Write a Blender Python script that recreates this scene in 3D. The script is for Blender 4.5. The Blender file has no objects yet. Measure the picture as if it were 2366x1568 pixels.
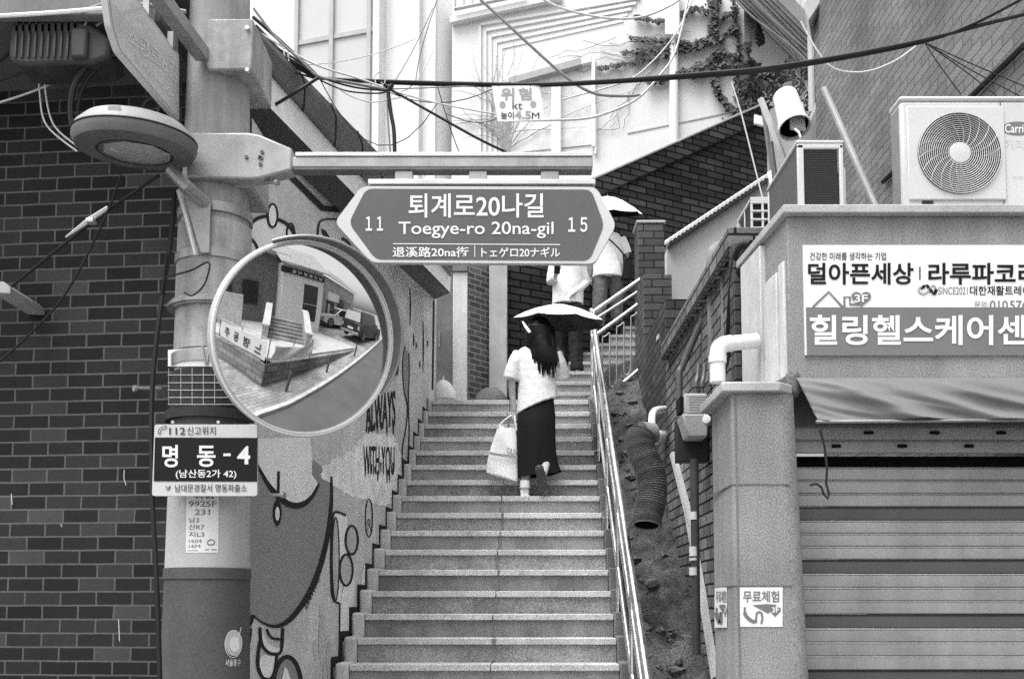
import bpy, bmesh, math, random
from mathutils import Vector as V, Matrix, noise as mnoise
random.seed(7)
S = bpy.context.scene
COL = S.collection
R = math.radians
# ---------------------------------------------------------------- camera, sky, sun, exposure
H = 1.54; F = 2300.0; TH = R(4.2)
cam = bpy.data.cameras.new("camera"); camo = bpy.data.objects.new("camera", cam); COL.objects.link(camo)
camo.location = (0, 0, H); camo.rotation_euler = (R(94.2), 0, 0)
cam.sensor_width = 36; cam.lens = 36 * F / 2366; cam.shift_y = 447 / 2366
cam.clip_start = 0.05; cam.clip_end = 2000
S.camera = camo
W = bpy.data.worlds.new("World"); S.world = W; W.use_nodes = True
wn = W.node_tree.nodes; wl = W.node_tree.links
SUN_EL, SUN_AZ = R(68), R(225)          # azimuth from +Y towards +X: high and hazy, from the left over the roofs
sky = wn.new("ShaderNodeTexSky"); sky.sky_type = 'NISHITA'; sky.sun_disc = False
sky.sun_elevation = SUN_EL; sky.sun_rotation = SUN_AZ; sky.dust_density = 4; sky.air_density = 1.5
bwn = wn.new("ShaderNodeRGBToBW")        # black-and-white film: a neutral grey sky
wl.new(sky.outputs[0], bwn.inputs[0]); wl.new(bwn.outputs[0], wn["Background"].inputs[0])
wn["Background"].inputs[1].default_value = 0.15
sl = bpy.data.lights.new("sun", 'SUN'); sl.energy = 1.5; sl.angle = R(45)
so = bpy.data.objects.new("sun", sl); COL.objects.link(so)
sd = V((math.sin(SUN_AZ) * math.cos(SUN_EL), math.cos(SUN_AZ) * math.cos(SUN_EL), math.sin(SUN_EL)))
so.rotation_euler = (-sd).to_track_quat('-Z', 'Y').to_euler(); so.location = sd * 30
S.view_settings.view_transform = 'Standard'; S.view_settings.look = 'None'
S.view_settings.exposure = 1.25; S.view_settings.gamma = 1
S.cycles.use_denoising = False
S.cycles.use_adaptive_sampling = False
S.cycles.max_bounces = 8; S.cycles.diffuse_bounces = 5

# ---------------------------------------------------------------- picture point -> real point
CAM = V((0, 0, H))
def ray(u, v):
    xc = (u - 1183) / F; yc = (1231 - v) / F
    return V((xc, math.cos(TH) - yc * math.sin(TH), math.sin(TH) + yc * math.cos(TH)))
def P(u, v, Y):
    d = ray(u, v); return CAM + d * (Y / d.y)
def PX(u, v, X):
    d = ray(u, v); return CAM + d * (X / d.x)
def onpl(p, n):
    p = V(p); n = V(n).normalized()
    def f(u, v, off=0.0):
        d = ray(u, v); return CAM + d * ((p + n * off - CAM).dot(n) / d.dot(n))
    return f
def oncyl(cx, cy, r0, tap=0.0):
    def f(u, v, off=0.0):
        d = ray(u, v); r = r0
        for _ in range(3):
            rr = r + off
            a = d.x ** 2 + d.y ** 2; b = -2 * (d.x * cx + d.y * cy); c = cx * cx + cy * cy - rr * rr
            t = (-b - math.sqrt(max(0, b * b - 4 * a * c))) / (2 * a)
            p = CAM + d * t; r = r0 + tap * p.z
        return p
    return f
# ---------------------------------------------------------------- mesh helpers
class MB:
    def __init__(s): s.v = []; s.f = []
    def add(s, vs, fs):
        k = len(s.v); s.v += [V(p) for p in vs]; s.f += [tuple(i + k for i in f) for f in fs]; return s
    def poly(s, pts): return s.add(pts, [tuple(range(len(pts)))])
    def box(s, x0, x1, y0, y1, z0, z1):
        return s.obox((x0, y0, z0), (x1 - x0, 0, 0), (0, y1 - y0, 0), (0, 0, z1 - z0))
    def obox(s, o, a, b, c):
        o, a, b, c = V(o), V(a), V(b), V(c)
        return s.add([o, o + a, o + a + b, o + b, o + c, o + a + c, o + a + b + c, o + b + c],
                     [(0, 3, 2, 1), (4, 5, 6, 7), (0, 1, 5, 4), (1, 2, 6, 5), (2, 3, 7, 6), (3, 0, 4, 7)])
    def prism(s, pts, vec):
        n = len(pts); vec = V(vec); a = [V(p) for p in pts]; b = [p + vec for p in a]
        return s.add(a + b, [tuple(range(n - 1, -1, -1)), tuple(range(n, 2 * n))] +
                     [(i, (i + 1) % n, n + (i + 1) % n, n + i) for i in range(n)])
    def loft(s, rings, caps=True, closed=True):
        n = len(rings[0]); vs = [p for r in rings for p in r]; fs = []
        for j in range(len(rings) - 1):
            for i in range(n if closed else n - 1):
                k = (i + 1) % n
                fs.append((j * n + i, j * n + k, (j + 1) * n + k, (j + 1) * n + i))
        if caps and closed: fs += [tuple(range(n - 1, -1, -1)), tuple(range((len(rings) - 1) * n, len(rings) * n))]
        return s.add(vs, fs)
    def tube(s, pts, r, n=8, caps=True, flat=1.0):
        pts = [V(p) for p in pts]; m = len(pts); rings = []; up = None
        for i, p in enumerate(pts):
            t = (pts[min(i + 1, m - 1)] - pts[max(i - 1, 0)]).normalized()
            if up is None: up = V((0, 0, 1)) if abs(t.z) < .9 else V((0, 1, 0))
            x = t.cross(up); x = x.normalized() if x.length > 1e-6 else V((1, 0, 0))
            up = x.cross(t).normalized()
            rr = r[i] if isinstance(r, (list, tuple)) else r
            rings.append([p + (x * math.cos(2 * math.pi * k / n) + up * math.sin(2 * math.pi * k / n) * flat) * rr for k in range(n)])
        return s.loft(rings, caps)
    def lathe(s, prof, c=(0, 0, 0), ax=(0, 0, 1), n=32, caps=True, a0=0, a1=None):
        c = V(c); ax = V(ax).normalized(); x = ax.orthogonal().normalized(); y = ax.cross(x); rings = []
        full = a1 is None; m = n if full else n + 1
        for r, z in prof:
            rings.append([c + ax * z + (x * math.cos(t) + y * math.sin(t)) * max(r, 1e-4) for t in
                          [(2 * math.pi * k / n) if full else a0 + (a1 - a0) * k / n for k in range(m)]])
        return s.loft(rings, caps and full, full)
    def torus(s, c, ax, RR, r, n=40, m=8):
        prof = [(RR + r * math.cos(2 * math.pi * k / m), r * math.sin(2 * math.pi * k / m)) for k in range(m + 1)]
        return s.lathe(prof, c, ax, n, False)
    def ball(s, c, r, n=12, sc=(1, 1, 1)):
        c = V(c); rings = []
        for j in range(1, n // 2 + 3):
            a = math.pi * j / (n // 2 + 3)
            rings.append([c + V((math.cos(2 * math.pi * k / n) * math.sin(a) * r * sc[0], math.sin(2 * math.pi * k / n) * math.sin(a) * r * sc[1], math.cos(a) * r * sc[2])) for k in range(n)])
        return s.loft(rings)
    def grid(s, fn, nu, nv):
        vs = [fn(i / nu, j / nv) for j in range(nv + 1) for i in range(nu + 1)]
        return s.add(vs, [(j * (nu + 1) + i, j * (nu + 1) + i + 1, (j + 1) * (nu + 1) + i + 1, (j + 1) * (nu + 1) + i) for j in range(nv) for i in range(nu)])
    def slab(s, fn, nu, nv, vec):
        """closed sheet of thickness vec"""
        vec = V(vec); k = (nu + 1) * (nv + 1)
        vs = [V(fn(i / nu, j / nv)) for j in range(nv + 1) for i in range(nu + 1)]
        fs = [(j * (nu + 1) + i, j * (nu + 1) + i + 1, (j + 1) * (nu + 1) + i + 1, (j + 1) * (nu + 1) + i) for j in range(nv) for i in range(nu)]
        b = [tuple(q + k for q in reversed(f)) for f in fs]
        rim = [i for i in range(nu + 1)] + [j * (nu + 1) + nu for j in range(1, nv + 1)] + [nv * (nu + 1) + i for i in range(nu - 1, -1, -1)] + [j * (nu + 1) for j in range(nv - 1, 0, -1)]
        e = [(rim[i], rim[i - 1], rim[i - 1] + k, rim[i] + k) for i in range(len(rim))]
        return s.add(vs + [p + vec for p in vs], fs + b + e)
def mk_mesh(name, mb, loc, smooth=40, recalc=True):
    me = bpy.data.meshes.new(name); loc = V(loc)
    me.from_pydata([tuple(p - loc) for p in mb.v], [], mb.f)
    if recalc:
        b = bmesh.new(); b.from_mesh(me); bmesh.ops.recalc_face_normals(b, faces=b.faces); b.to_mesh(me); b.free()
    if smooth:
        me.polygons.foreach_set("use_smooth", [True] * len(me.polygons)); me.set_sharp_from_angle(angle=R(smooth))
    uv = me.uv_layers.new(name="UVMap").data
    for p in me.polygons:
        n = p.normal; t = V((-n.y, n.x, 0))
        if t.length < .2:
            for li in p.loop_indices:
                q = me.vertices[me.loops[li].vertex_index].co + loc; uv[li].uv = (q.x, q.y)
        else:
            t.normalize(); w = n.cross(t)
            if abs(n.z) < .6: w = V((0, 0, 1))
            for li in p.loop_indices:
                q = me.vertices[me.loops[li].vertex_index].co + loc; uv[li].uv = (q.dot(t), q.dot(w))
    return me
def wloc(o):
    p = V(o.location)
    while o.parent: o = o.parent; p += V(o.location)
    return p
def meta(o, label=None, cat=None, group=None, kind=None):
    if label: o['label'] = label
    if cat: o['category'] = cat
    if group: o['group'] = group
    if kind: o['kind'] = kind
    return o
def thing(name, label, cat, loc, group=None):
    o = bpy.data.objects.new(name, None); o.empty_display_size = .1; COL.objects.link(o); o.location = loc
    return meta(o, label, cat, group)
def part(name, mb, m, parent, bev=0, smooth=40, label=None, recalc=True):
    me = mk_mesh(name, mb, wloc(parent), smooth, recalc); me.materials.append(m)
    o = bpy.data.objects.new(name, me); COL.objects.link(o); o.parent = parent
    if bev:
        b = o.modifiers.new("bevel", 'BEVEL'); b.width = bev; b.segments = 2; b.limit_method = 'ANGLE'; b.angle_limit = R(40)
    if label: o['label'] = label
    return o
def islands(mb):
    """the connected pieces of mb"""
    p = list(range(len(mb.v)))
    def find(i):
        while p[i] != i: p[i] = p[p[i]]; i = p[i]
        return i
    for f in mb.f:
        for k in f[1:]: p[find(k)] = find(f[0])
    g = {}
    for f in mb.f: g.setdefault(find(f[0]), []).append(f)
    out = []
    for fs in g.values():
        ids = sorted({i for f in fs for i in f}); mp = {i: k for k, i in enumerate(ids)}; q = MB(); q.v = [mb.v[i] for i in ids]; q.f = [tuple(mp[i] for i in f) for f in fs]; out.append(q)
    return out
def parts(name, mb, m, parent, **k):
    for q in islands(mb): part(name, q, m, parent, **k)
def solo(name, mb, m, label=None, cat=None, group=None, kind=None, bev=0, smooth=40, recalc=True):
    xs = [p.x for p in mb.v]; ys = [p.y for p in mb.v]; zs = [p.z for p in mb.v]
    loc = V(((min(xs) + max(xs)) / 2, (min(ys) + max(ys)) / 2, min(zs)))
    me = mk_mesh(name, mb, loc, smooth, recalc); me.materials.append(m)
    o = bpy.data.objects.new(name, me); COL.objects.link(o); o.location = loc
    if bev:
        b = o.modifiers.new("bevel", 'BEVEL'); b.width = bev; b.segments = 2; b.limit_method = 'ANGLE'; b.angle_limit = R(40)
    return meta(o, label, cat, group, kind)
def baked(mb, voxel, smooth_it=6, fac=.5, wr=0.0):
    """one continuous skin over the shapes in mb"""
    me = bpy.data.meshes.new("tmp"); me.from_pydata([tuple(p) for p in mb.v], [], mb.f)
    b = bmesh.new(); b.from_mesh(me); bmesh.ops.recalc_face_normals(b, faces=b.faces); b.to_mesh(me); b.free()
    o = bpy.data.objects.new("tmp", me); COL.objects.link(o)
    r = o.modifiers.new("r", 'REMESH'); r.mode = 'VOXEL'; r.voxel_size = voxel
    if smooth_it:
        s = o.modifiers.new("s", 'SMOOTH'); s.iterations = smooth_it; s.factor = fac
    dg = bpy.context.evaluated_depsgraph_get(); e = bpy.data.meshes.new_from_object(o.evaluated_get(dg), depsgraph=dg)
    out = MB(); out.v = [v.co + v.normal * wr * (mnoise.noise(V((v.co.x * 9, v.co.y * 9, v.co.z * 6))) + .6 * mnoise.noise(v.co * 19) + .8 * abs(mnoise.noise(V((v.co.x * 14 + v.co.z * 8, v.co.y * 12, v.co.z * 5))))) for v in e.vertices]; out.f = [tuple(p.vertices) for p in e.polygons]
    bpy.data.objects.remove(o); bpy.data.meshes.remove(me); bpy.data.meshes.remove(e)
    return out
_tc = {}
def glyphs(body, bold=0.0, space=1.0):
    k = (body, bold, space)
    if k not in _tc:
        c = bpy.data.curves.new("t", 'FONT'); c.body = body; c.offset = bold; c.resolution_u = 4; c.space_character = space
        o = bpy.data.objects.new("t", c); COL.objects.link(o)
        dg = bpy.context.evaluated_depsgraph_get(); e = bpy.data.meshes.new_from_object(o.evaluated_get(dg), depsgraph=dg)
        vs = [v.co.copy() for v in e.vertices]; fs = [tuple(p.vertices) for p in e.polygons]
        bpy.data.objects.remove(o); bpy.data.curves.remove(c); bpy.data.meshes.remove(e)
        x0 = min(p.x for p in vs); x1 = max(p.x for p in vs); y0 = min(p.y for p in vs); y1 = max(p.y for p in vs)
        _tc[k] = ([((p.x - x0) / (x1 - x0), (p.y - y0) / (y1 - y0)) for p in vs], fs, (x1 - x0) / (y1 - y0))
    return _tc[k]
def text(mb, body, u0, v0, u1, v1, fn, bold=0.0, off=0.002, skew=0.0, space=1.0, flip=False):
    """lettering laid on the real surface fn, filling the given box"""
    vs, fs, _ = glyphs(body, bold, space)
    mb.add([fn(u0 + (u1 - u0) * (1 - a if flip else a) , v1 + (v0 - v1) * b + skew * (a - .5), off) for a, b in vs], fs)
    return mb
def text3(mb, body, o, rt, up, bold=0.0):
    vs, fs, _ = glyphs(body, bold); o, rt, up = V(o), V(rt), V(up)
    mb.add([o + rt * a + up * b for a, b in vs], fs); return mb
def sheet(mb, pts, fn, off=0.002):
    return mb.poly([fn(u, v, off) for u, v in pts])
def stroke(mb, pts, w, fn, off=0.003, closed=False, w1=None):
    """painted line of width w (picture units) along pts on the surface fn"""
    n = len(pts); L = []; Rr = []
    for i, (u, v) in enumerate(pts):
        a = pts[(i - 1) % n] if (closed or i) else pts[i]; b = pts[(i + 1) % n] if (closed or i < n - 1) else pts[i]
        dx, dy = b[0] - a[0], b[1] - a[1]; l = math.hypot(dx, dy) or 1
        ww = w[i] if isinstance(w, list) else w
        L.append((u - dy / l * ww / 2, v + dx / l * ww / 2)); Rr.append((u + dy / l * ww / 2, v - dx / l * ww / 2))
    for i in range(n if closed else n - 1):
        k = (i + 1) % n
        mb.poly([fn(*L[i], off), fn(*L[k], off), fn(*Rr[k], off), fn(*Rr[i], off)])
    return mb
def spl(pts, n=8, closed=False):
    """smooth curve through pts"""
    pts = [tuple(p) for p in pts]; m = len(pts); out = []
    for i in range(m if closed else m - 1):
        g = lambda k: pts[k % m] if closed else pts[max(0, min(m - 1, k))]
        p0, p1, p2, p3 = g(i - 1), g(i), g(i + 1), g(i + 2)
        for k in range(n):
            t = k / n
            out.append(tuple(.5 * (2 * b + (c - a) * t + (2 * a - 5 * b + 4 * c - d) * t * t + (-a + 3 * b - 3 * c + d) * t ** 3) for a, b, c, d in zip(p0, p1, p2, p3)))
    if not closed: out.append(pts[-1])
    return out
def sag(a, b, s, n=14):
    a, b = V(a), V(b); return [a.lerp(b, i / n) - V((0, 0, s * 4 * (i / n) * (1 - i / n))) for i in range(n + 1)]
# ---------------------------------------------------------------- materials (all grey: the picture is black and white)
_mc = {}
def mat(name, v, rough=.75, var=.14, scale=3.0, fine=.06, fscale=120.0, bump=.0, metal=0.0, streak=0.0, dirt=0.0, spec=.2, coat=0.0, trans=0.0):
    if name in _mc: return _mc[name]
    m = bpy.data.materials.new(name); _mc[name] = m; m.use_nodes = True
    n = m.node_tree.nodes; l = m.node_tree.links; bs = n["Principled BSDF"]
    tc = n.new("ShaderNodeTexCoord"); geo = n.new("ShaderNodeNewGeometry")
    def noise(sc, det=4, mp=None, rg=.6):
        t = n.new("ShaderNodeTexNoise"); t.inputs["Scale"].default_value = sc; t.inputs["Detail"].default_value = det; t.inputs["Roughness"].default_value = rg
        src = geo.outputs["Position"]
        if mp:
            q = n.new("ShaderNodeMapping"); q.inputs["Scale"].default_value = mp; l.new(src, q.inputs[0]); src = q.outputs[0]
        l.new(src, t.inputs["Vector"]); return t.outputs[0]
    def rng(x, a, b, f0=.3, f1=.7):
        r = n.new("ShaderNodeMapRange"); r.inputs[1].default_value = f0; r.inputs[2].default_value = f1; r.inputs[3].default_value = a; r.inputs[4].default_value = b
        l.new(x, r.inputs[0]); return r.outputs[0]
    def mul(a, b):
        q = n.new("ShaderNodeMath"); q.operation = 'MULTIPLY'; l.new(a, q.inputs[0])
        if hasattr(b, "links"): l.new(b, q.inputs[1])
        else: q.inputs[1].default_value = b
        return q.outputs[0]
    big = noise(scale, 6); c = mul(rng(big, 1 - var, 1 + var), v)
    if fine: fi = noise(fscale, 2, None, .8); c = mul(c, rng(fi, 1 - fine * 2.2, 1 + fine * 2.2))
    if streak: c = mul(c, rng(noise(9, 4, (1, 1, .07)), 1 - streak, 1 + streak * .4))
    if dirt: c = mul(c, rng(noise(scale * .6 + .7, 8, None, .7), 1 - dirt, 1, .42, .56))
    l.new(c, bs.inputs["Base Color"])
    bs.inputs["Metallic"].default_value = metal; bs.inputs["Specular IOR Level"].default_value = spec
    bs.inputs["Coat Weight"].default_value = coat
    l.new(rng(big, rough - .08, min(1, rough + .08)), bs.inputs["Roughness"])
    if bump:
        b = n.new("ShaderNodeBump"); b.inputs["Strength"].default_value = bump; b.inputs["Distance"].default_value = .01
        l.new(fi if fine else big, b.inputs["Height"]); l.new(b.outputs[0], bs.inputs["Normal"])
    return m
def brick(name, bw, bh, mortar, stops, mv, rough=.8, bump=.4, off=.5, var=.2, du=0.0, dv=0.0):
    if name in _mc: return _mc[name]
    m = bpy.data.materials.new(name); _mc[name] = m; m.use_nodes = True
    n = m.node_tree.nodes; l = m.node_tree.links; bs = n["Principled BSDF"]
    uv = n.new("ShaderNodeUVMap"); mp = n.new("ShaderNodeMapping"); mp.inputs["Location"].default_value = (du, dv, 0)
    l.new(uv.outputs[0], mp.inputs[0])
    # slight waviness of the hand-laid joints
    nz = n.new("ShaderNodeTexNoise"); nz.inputs["Scale"].default_value = 6; l.new(mp.outputs[0], nz.inputs["Vector"])
    mx = n.new("ShaderNodeVectorMath"); mx.operation = 'MULTIPLY_ADD'; mx.inputs[1].default_value = (.008, .006, 0)
    l.new(nz.outputs["Color"], mx.inputs[0]); l.new(mp.outputs[0], mx.inputs[2])
    bt = n.new("ShaderNodeTexBrick"); bt.offset = off
    bt.inputs["Color1"].default_value = (0, 0, 0, 1); bt.inputs["Color2"].default_value = (1, 1, 1, 1); bt.inputs["Mortar"].default_value = (0, 0, 0, 1)
    bt.inputs["Scale"].default_value = 1; bt.inputs["Mortar Size"].default_value = mortar; bt.inputs["Mortar Smooth"].default_value = .15
    bt.inputs["Bias"].default_value = 0; bt.inputs["Brick Width"].default_value = bw; bt.inputs["Row Height"].default_value = bh
    l.new(mx.outputs[0], bt.inputs["Vector"])
    rp = n.new("ShaderNodeValToRGB"); e = rp.color_ramp.elements
    while len(e) < len(stops): e.new(.5)
    for i, (p, c) in enumerate(stops): e[i].position = p; e[i].color = (c, c, c, 1)
    l.new(bt.outputs["Color"], rp.inputs[0])
    geo = n.new("ShaderNodeNewGeometry")
    n2 = n.new("ShaderNodeTexNoise"); n2.inputs["Scale"].default_value = 60; n2.inputs["Detail"].default_value = 6; n2.inputs["Roughness"].default_value = .75; l.new(geo.outputs["Position"], n2.inputs["Vector"])
    r2 = n.new("ShaderNodeMapRange"); r2.inputs[1].default_value = .3; r2.inputs[2].default_value = .7; r2.inputs[3].default_value = 1 - var; r2.inputs[4].default_value = 1 + var; l.new(n2.outputs[0], r2.inputs[0])
    mm = n.new("ShaderNodeMix"); mm.data_type = 'RGBA'; mm.inputs[7].default_value = (mv, mv, mv, 1)
    l.new(bt.outputs["Fac"], mm.inputs[0]); l.new(rp.outputs[0], mm.inputs[6])
    n4 = n.new("ShaderNodeTexNoise"); n4.inputs["Scale"].default_value = 1.1; n4.inputs["Detail"].default_value = 7; l.new(geo.outputs["Position"], n4.inputs["Vector"])
    r4 = n.new("ShaderNodeMapRange"); r4.inputs[1].default_value = .32; r4.inputs[2].default_value = .66; r4.inputs[3].default_value = .72; r4.inputs[4].default_value = 1.25; l.new(n4.outputs[0], r4.inputs[0])
    mq = n.new("ShaderNodeMath"); mq.operation = 'MULTIPLY'; l.new(r2.outputs[0], mq.inputs[0]); l.new(r4.outputs[0], mq.inputs[1])
    m3 = n.new("ShaderNodeVectorMath"); m3.operation = 'SCALE'; l.new(mm.outputs[2], m3.inputs[0]); l.new(mq.outputs[0], m3.inputs["Scale"])
    l.new(m3.outputs[0], bs.inputs["Base Color"]); bs.inputs["Roughness"].default_value = rough; bs.inputs["Specular IOR Level"].default_value = .1
    sb = n.new("ShaderNodeMath"); sb.operation = 'SUBTRACT'; l.new(n2.outputs[0], sb.inputs[0]); l.new(bt.outputs["Fac"], sb.inputs[1])
    b = n.new("ShaderNodeBump"); b.inputs["Strength"].default_value = bump; b.inputs["Distance"].default_value = .012
    l.new(sb.outputs[0], b.inputs["Height"]); l.new(b.outputs[0], bs.inputs["Normal"])
    return m
M = lambda k: _mc[k]
mat("white_paint", .78, .5, .05, 4, .03); mat("white_print", .7, .55, .03, 3, .02); mat("light_print", .52, .55, .04, 3, .03)
mat("mid_print", .16, .5, .06, 3, .04); mat("sign_field", .10, .45, .08, 2.5, .04); mat("dark_print", .03, .5, .1, 3, .05); mat("black_print", .006, .5, .1, 3, .05)
mat("grey_print", .3, .55, .06, 3, .03)
mat("galv", .33, .42, .18, 5, .05, 90, .04, .55, .12); mat("galv_light", .55, .45, .12, 5, .04, 90, 0, .4)
mat("steel", .85, .26, .08, 8, .02, 60, 0, 1.0); mat("dark_steel", .12, .5, .25, 8, .08, 60, .05, .3)
mat("pole_skin", .36, .6, .16, 3, .05, 150, .05, 0, .38, .15); mat("pole_sleeve", .38, .6, .22, 5, .07, 110, .06, 0, .42, .2)
mat("wrap_light", .42, .7, .1, 4, .05, 140, .05, 0, .1); mat("wrap_dark", .085, .8, .15, 6, .14, 120, .1); mat("mesh_dark", .035, .8, .2, 20, .1)
mat("cable", .02, .5, .2, 6, .05); mat("cable_light", .55, .5, .1, 6, .04); mat("cable_grey", .2, .5, .2, 6, .05)
mat("granite", .31, .8, .14, 2, .3, 110, .08, 0, .1, .28); mat("granite_worn", .26, .8, .16, 2.6, .32, 110, .08, 0, .14, .34); mat("granite_pale", .36, .8, .12, 1.7, .28, 110, .08, 0, .1, .25); mat("granite_edge", .6, .75, .12, 2.4, .24, 110, .06, 0, 0, .2)
mat("concrete", .4, .85, .14, 2.2, .09, 130, .12, 0, .12, .1); mat("concrete_grain", .26, .9, .14, 2.0, .28, 140, .16, 0, .16, .1)
mat("concrete_light", .56, .85, .12, 2.5, .07, 110, .1, 0, .14, .1); mat("concrete_dark", .16, .9, .25, 3, .12, 110, .2)
mat("plaster", .66, .9, .12, 2.2, .08, 100, .15, 0, .1, .14); mat("mural_grey", .29, .85, .05, 2, .06, 130, .05); mat("mural_white", .88, .85, .05, 3, .05, 110, .05)
mat("mural_black", .022, .8, .2, 6, .1); mat("mural_light", .52, .85, .1, 3, .05); mat("mural_flake", .86, .9, .22, 7, .1, 70, .25)
mat("stain", .19, .85, .2, 6, .2, 110, .06); mat("soil", .085, 1, .6, 4, .3, 70, 1.0, 0, 0, .4); mat("rubble", .12, 1, .3, 6, .2, 60, .6)
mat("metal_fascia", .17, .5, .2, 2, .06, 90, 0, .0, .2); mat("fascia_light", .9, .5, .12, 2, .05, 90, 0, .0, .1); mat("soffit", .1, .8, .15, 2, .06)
mat("shutter", .35, .5, .12, 2, .05, 90, 0, .3, .14, .12); mat("shutter_dark", .11, .5, .1, 3, .05, 90, 0, .3); mat("void", .006, .9, 0, 2, 0)
mat("awning", .16, .5, .1, 3, .05, 160, .03); mat("ac_white", .52, .5, .05, 3, .03); mat("ac_dark", .09, .6, .1, 3, .05); mat("grille_dark", .03, .6, .1, 4, .04)
mat("pvc", .72, .35, .06, 4, .02); mat("pvc_dark", .05, .55, .2, 7, .1); mat("duct", .2, .6, .2, 6, .08)
mat("tile_wall", .34, .85, .12, 1.3, .1, 90, .1); mat("render_wall", .5, .9, .1, 1.2, .06, 80, .06, 0, .05)
mat("white_wall", .72, .7, .05, 1, .03); mat("cream_wall", .64, .85, .07, .8, .04, 60, .04, 0, .05); mat("curtain_panel", .5, .35, .06, .6, .03); mat("mullion", .66, .5, .04, 2, .02)
mat("leaf", .08, .7, .5, 9, .2); mat("twig", .3, .9, .3, 12, .1); mat("twig_pale", .34, .9, .2, 12, .1); mat("bark", .08, .9, .3, 12, .2)
mat("skin", .44, .55, .05, 12, .03); mat("hair", .008, .35, .3, 20, .05); mat("hair_brown", .03, .4, .3, 20, .05)
mat("cloth_white", .78, .9, .04, 8, .03, 200); mat("cloth_grey", .42, .9, .08, 8, .05, 200); mat("cloth_black", .012, .85, .2, 8, .05); mat("denim", .11, .9, .2, 14, .1, 200); mat("cloth_print", .7, .9, .12, 22, .05)
mat("rubber_dark", .07, .8, .2, 12, .1); mat("tote", .85, .9, .09, 9, .04, 150, .05); mat("umb_white", .82, .6, .03, 6, .01); mat("umb_dark", .012, .7, .1, 6, .03)
mat("asphalt", .12, .95, .15, 1, .15, 60, .2); mat("paving", .36, .95, .18, 1, .1, 60, .1); mat("hill", .2, .95, .3, .5, .1)
mat("glass_dark", .03, .12, .1, 2, 0, 50, 0, 0, 0, 0, .6); mat("glass_lens", .35, .12, .1, 9, .02, 60, 0, 0, 0, 0, .6); mat("lamp_grey", .3, .5, .1, 7, .04); mat("lamp_dark", .13, .55, .12, 7, .05)
mat("car_dark", .015, .25, .1, 3, 0, 50, 0, 0, 0, 0, .5, .6); mat("car_white", .7, .3, .04, 3, 0, 50, 0, 0, 0, 0, .5, .5); mat("roof_sheet", .3, .6, .1, 3, .05); mat("rust", .12, .9, .4, 14, .2)
mat("bag_plastic", .66, .45, .12, 9, .04)
m = bpy.data.materials.new("convex_mirror"); m.use_nodes = True; _mc["convex_mirror"] = m
b_ = m.node_tree.nodes["Principled BSDF"]; b_.inputs["Base Color"].default_value = (.62, .62, .62, 1); b_.inputs["Metallic"].default_value = 1; b_.inputs["Roughness"].default_value = .015
brick("brick_dark", .2126, .0784, .0052, [(0, .017), (.45, .022), (.7, .03), (.92, .04), (1, .062)], .105, .75, .35, dv=.02)
brick("brick_old", .32, .1, .011, [(0, .028), (.6, .045), (1, .07)], .004, .95, .9, var=.45)
brick("brick_small", .2, .075, .007, [(0, .07), (.6, .1), (1, .15)], .3, .9, .4)
brick("brick_mid", .23, .085, .009, [(0, .13), (.6, .18), (1, .24)], .02, .9, .6, var=.3)
brick("brick_pier", .23, .085, .006, [(0, .06), (.6, .08), (1, .105)], .012, .9, .6, var=.3)
brick("brick_tall", .26, .075, .006, [(0, .16), (.5, .185), (1, .21)], .11, .9, 1.0, var=.18)
brick("paver", .3, .15, .008, [(0, .26), (1, .38)], .12, .95, .3, var=.2); brick("stone_course", .5, .2, .012, [(0, .2), (1, .34)], .12, .95, .8, var=.3)
# ================================================================ ground
def Zs(x): return min(3.4, .11 * max(0, x - 2.5))
g = MB(); xs = [-250, -60, -10, 0, 2.5] + [2.5 + 3 * k for k in range(1, 12)] + [60, 250]; ys = [-250, -60, -12, 0, 2.4, 5.2, 6.1]
g.add([(x, y, Zs(x)) for y in ys for x in xs], [(j * len(xs) + i, j * len(xs) + i + 1, (j + 1) * len(xs) + i + 1, (j + 1) * len(xs) + i) for j in range(len(ys) - 1) for i in range(len(xs) - 1)])
solo("road", g, M("asphalt"), kind='structure', recalc=False)
def hz(x, y):
    t = max(-.05, min(2.9, .70 * (y - 6.35)))
    return t + max(0, y - 24) * .12 * (1 if y < 120 else 120 / y) if abs(x) < 60 else t + max(0, y - 24) * .12
g = MB(); ys = [6.1] + [6.3 + .5 * k for k in range(12)] + [14, 24, 60, 250]; xs = [-250, -60, -12, -4, -1.2, 1.2, 4, 12, 60, 250]
g.add([(x, y, hz(x, y)) for y in ys for x in xs], [(j * len(xs) + i, j * len(xs) + i + 1, (j + 1) * len(xs) + i + 1, (j + 1) * len(xs) + i) for j in range(len(ys) - 1) for i in range(len(xs) - 1)])
solo("hillside", g, M("hill"), kind='structure', recalc=False)
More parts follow.
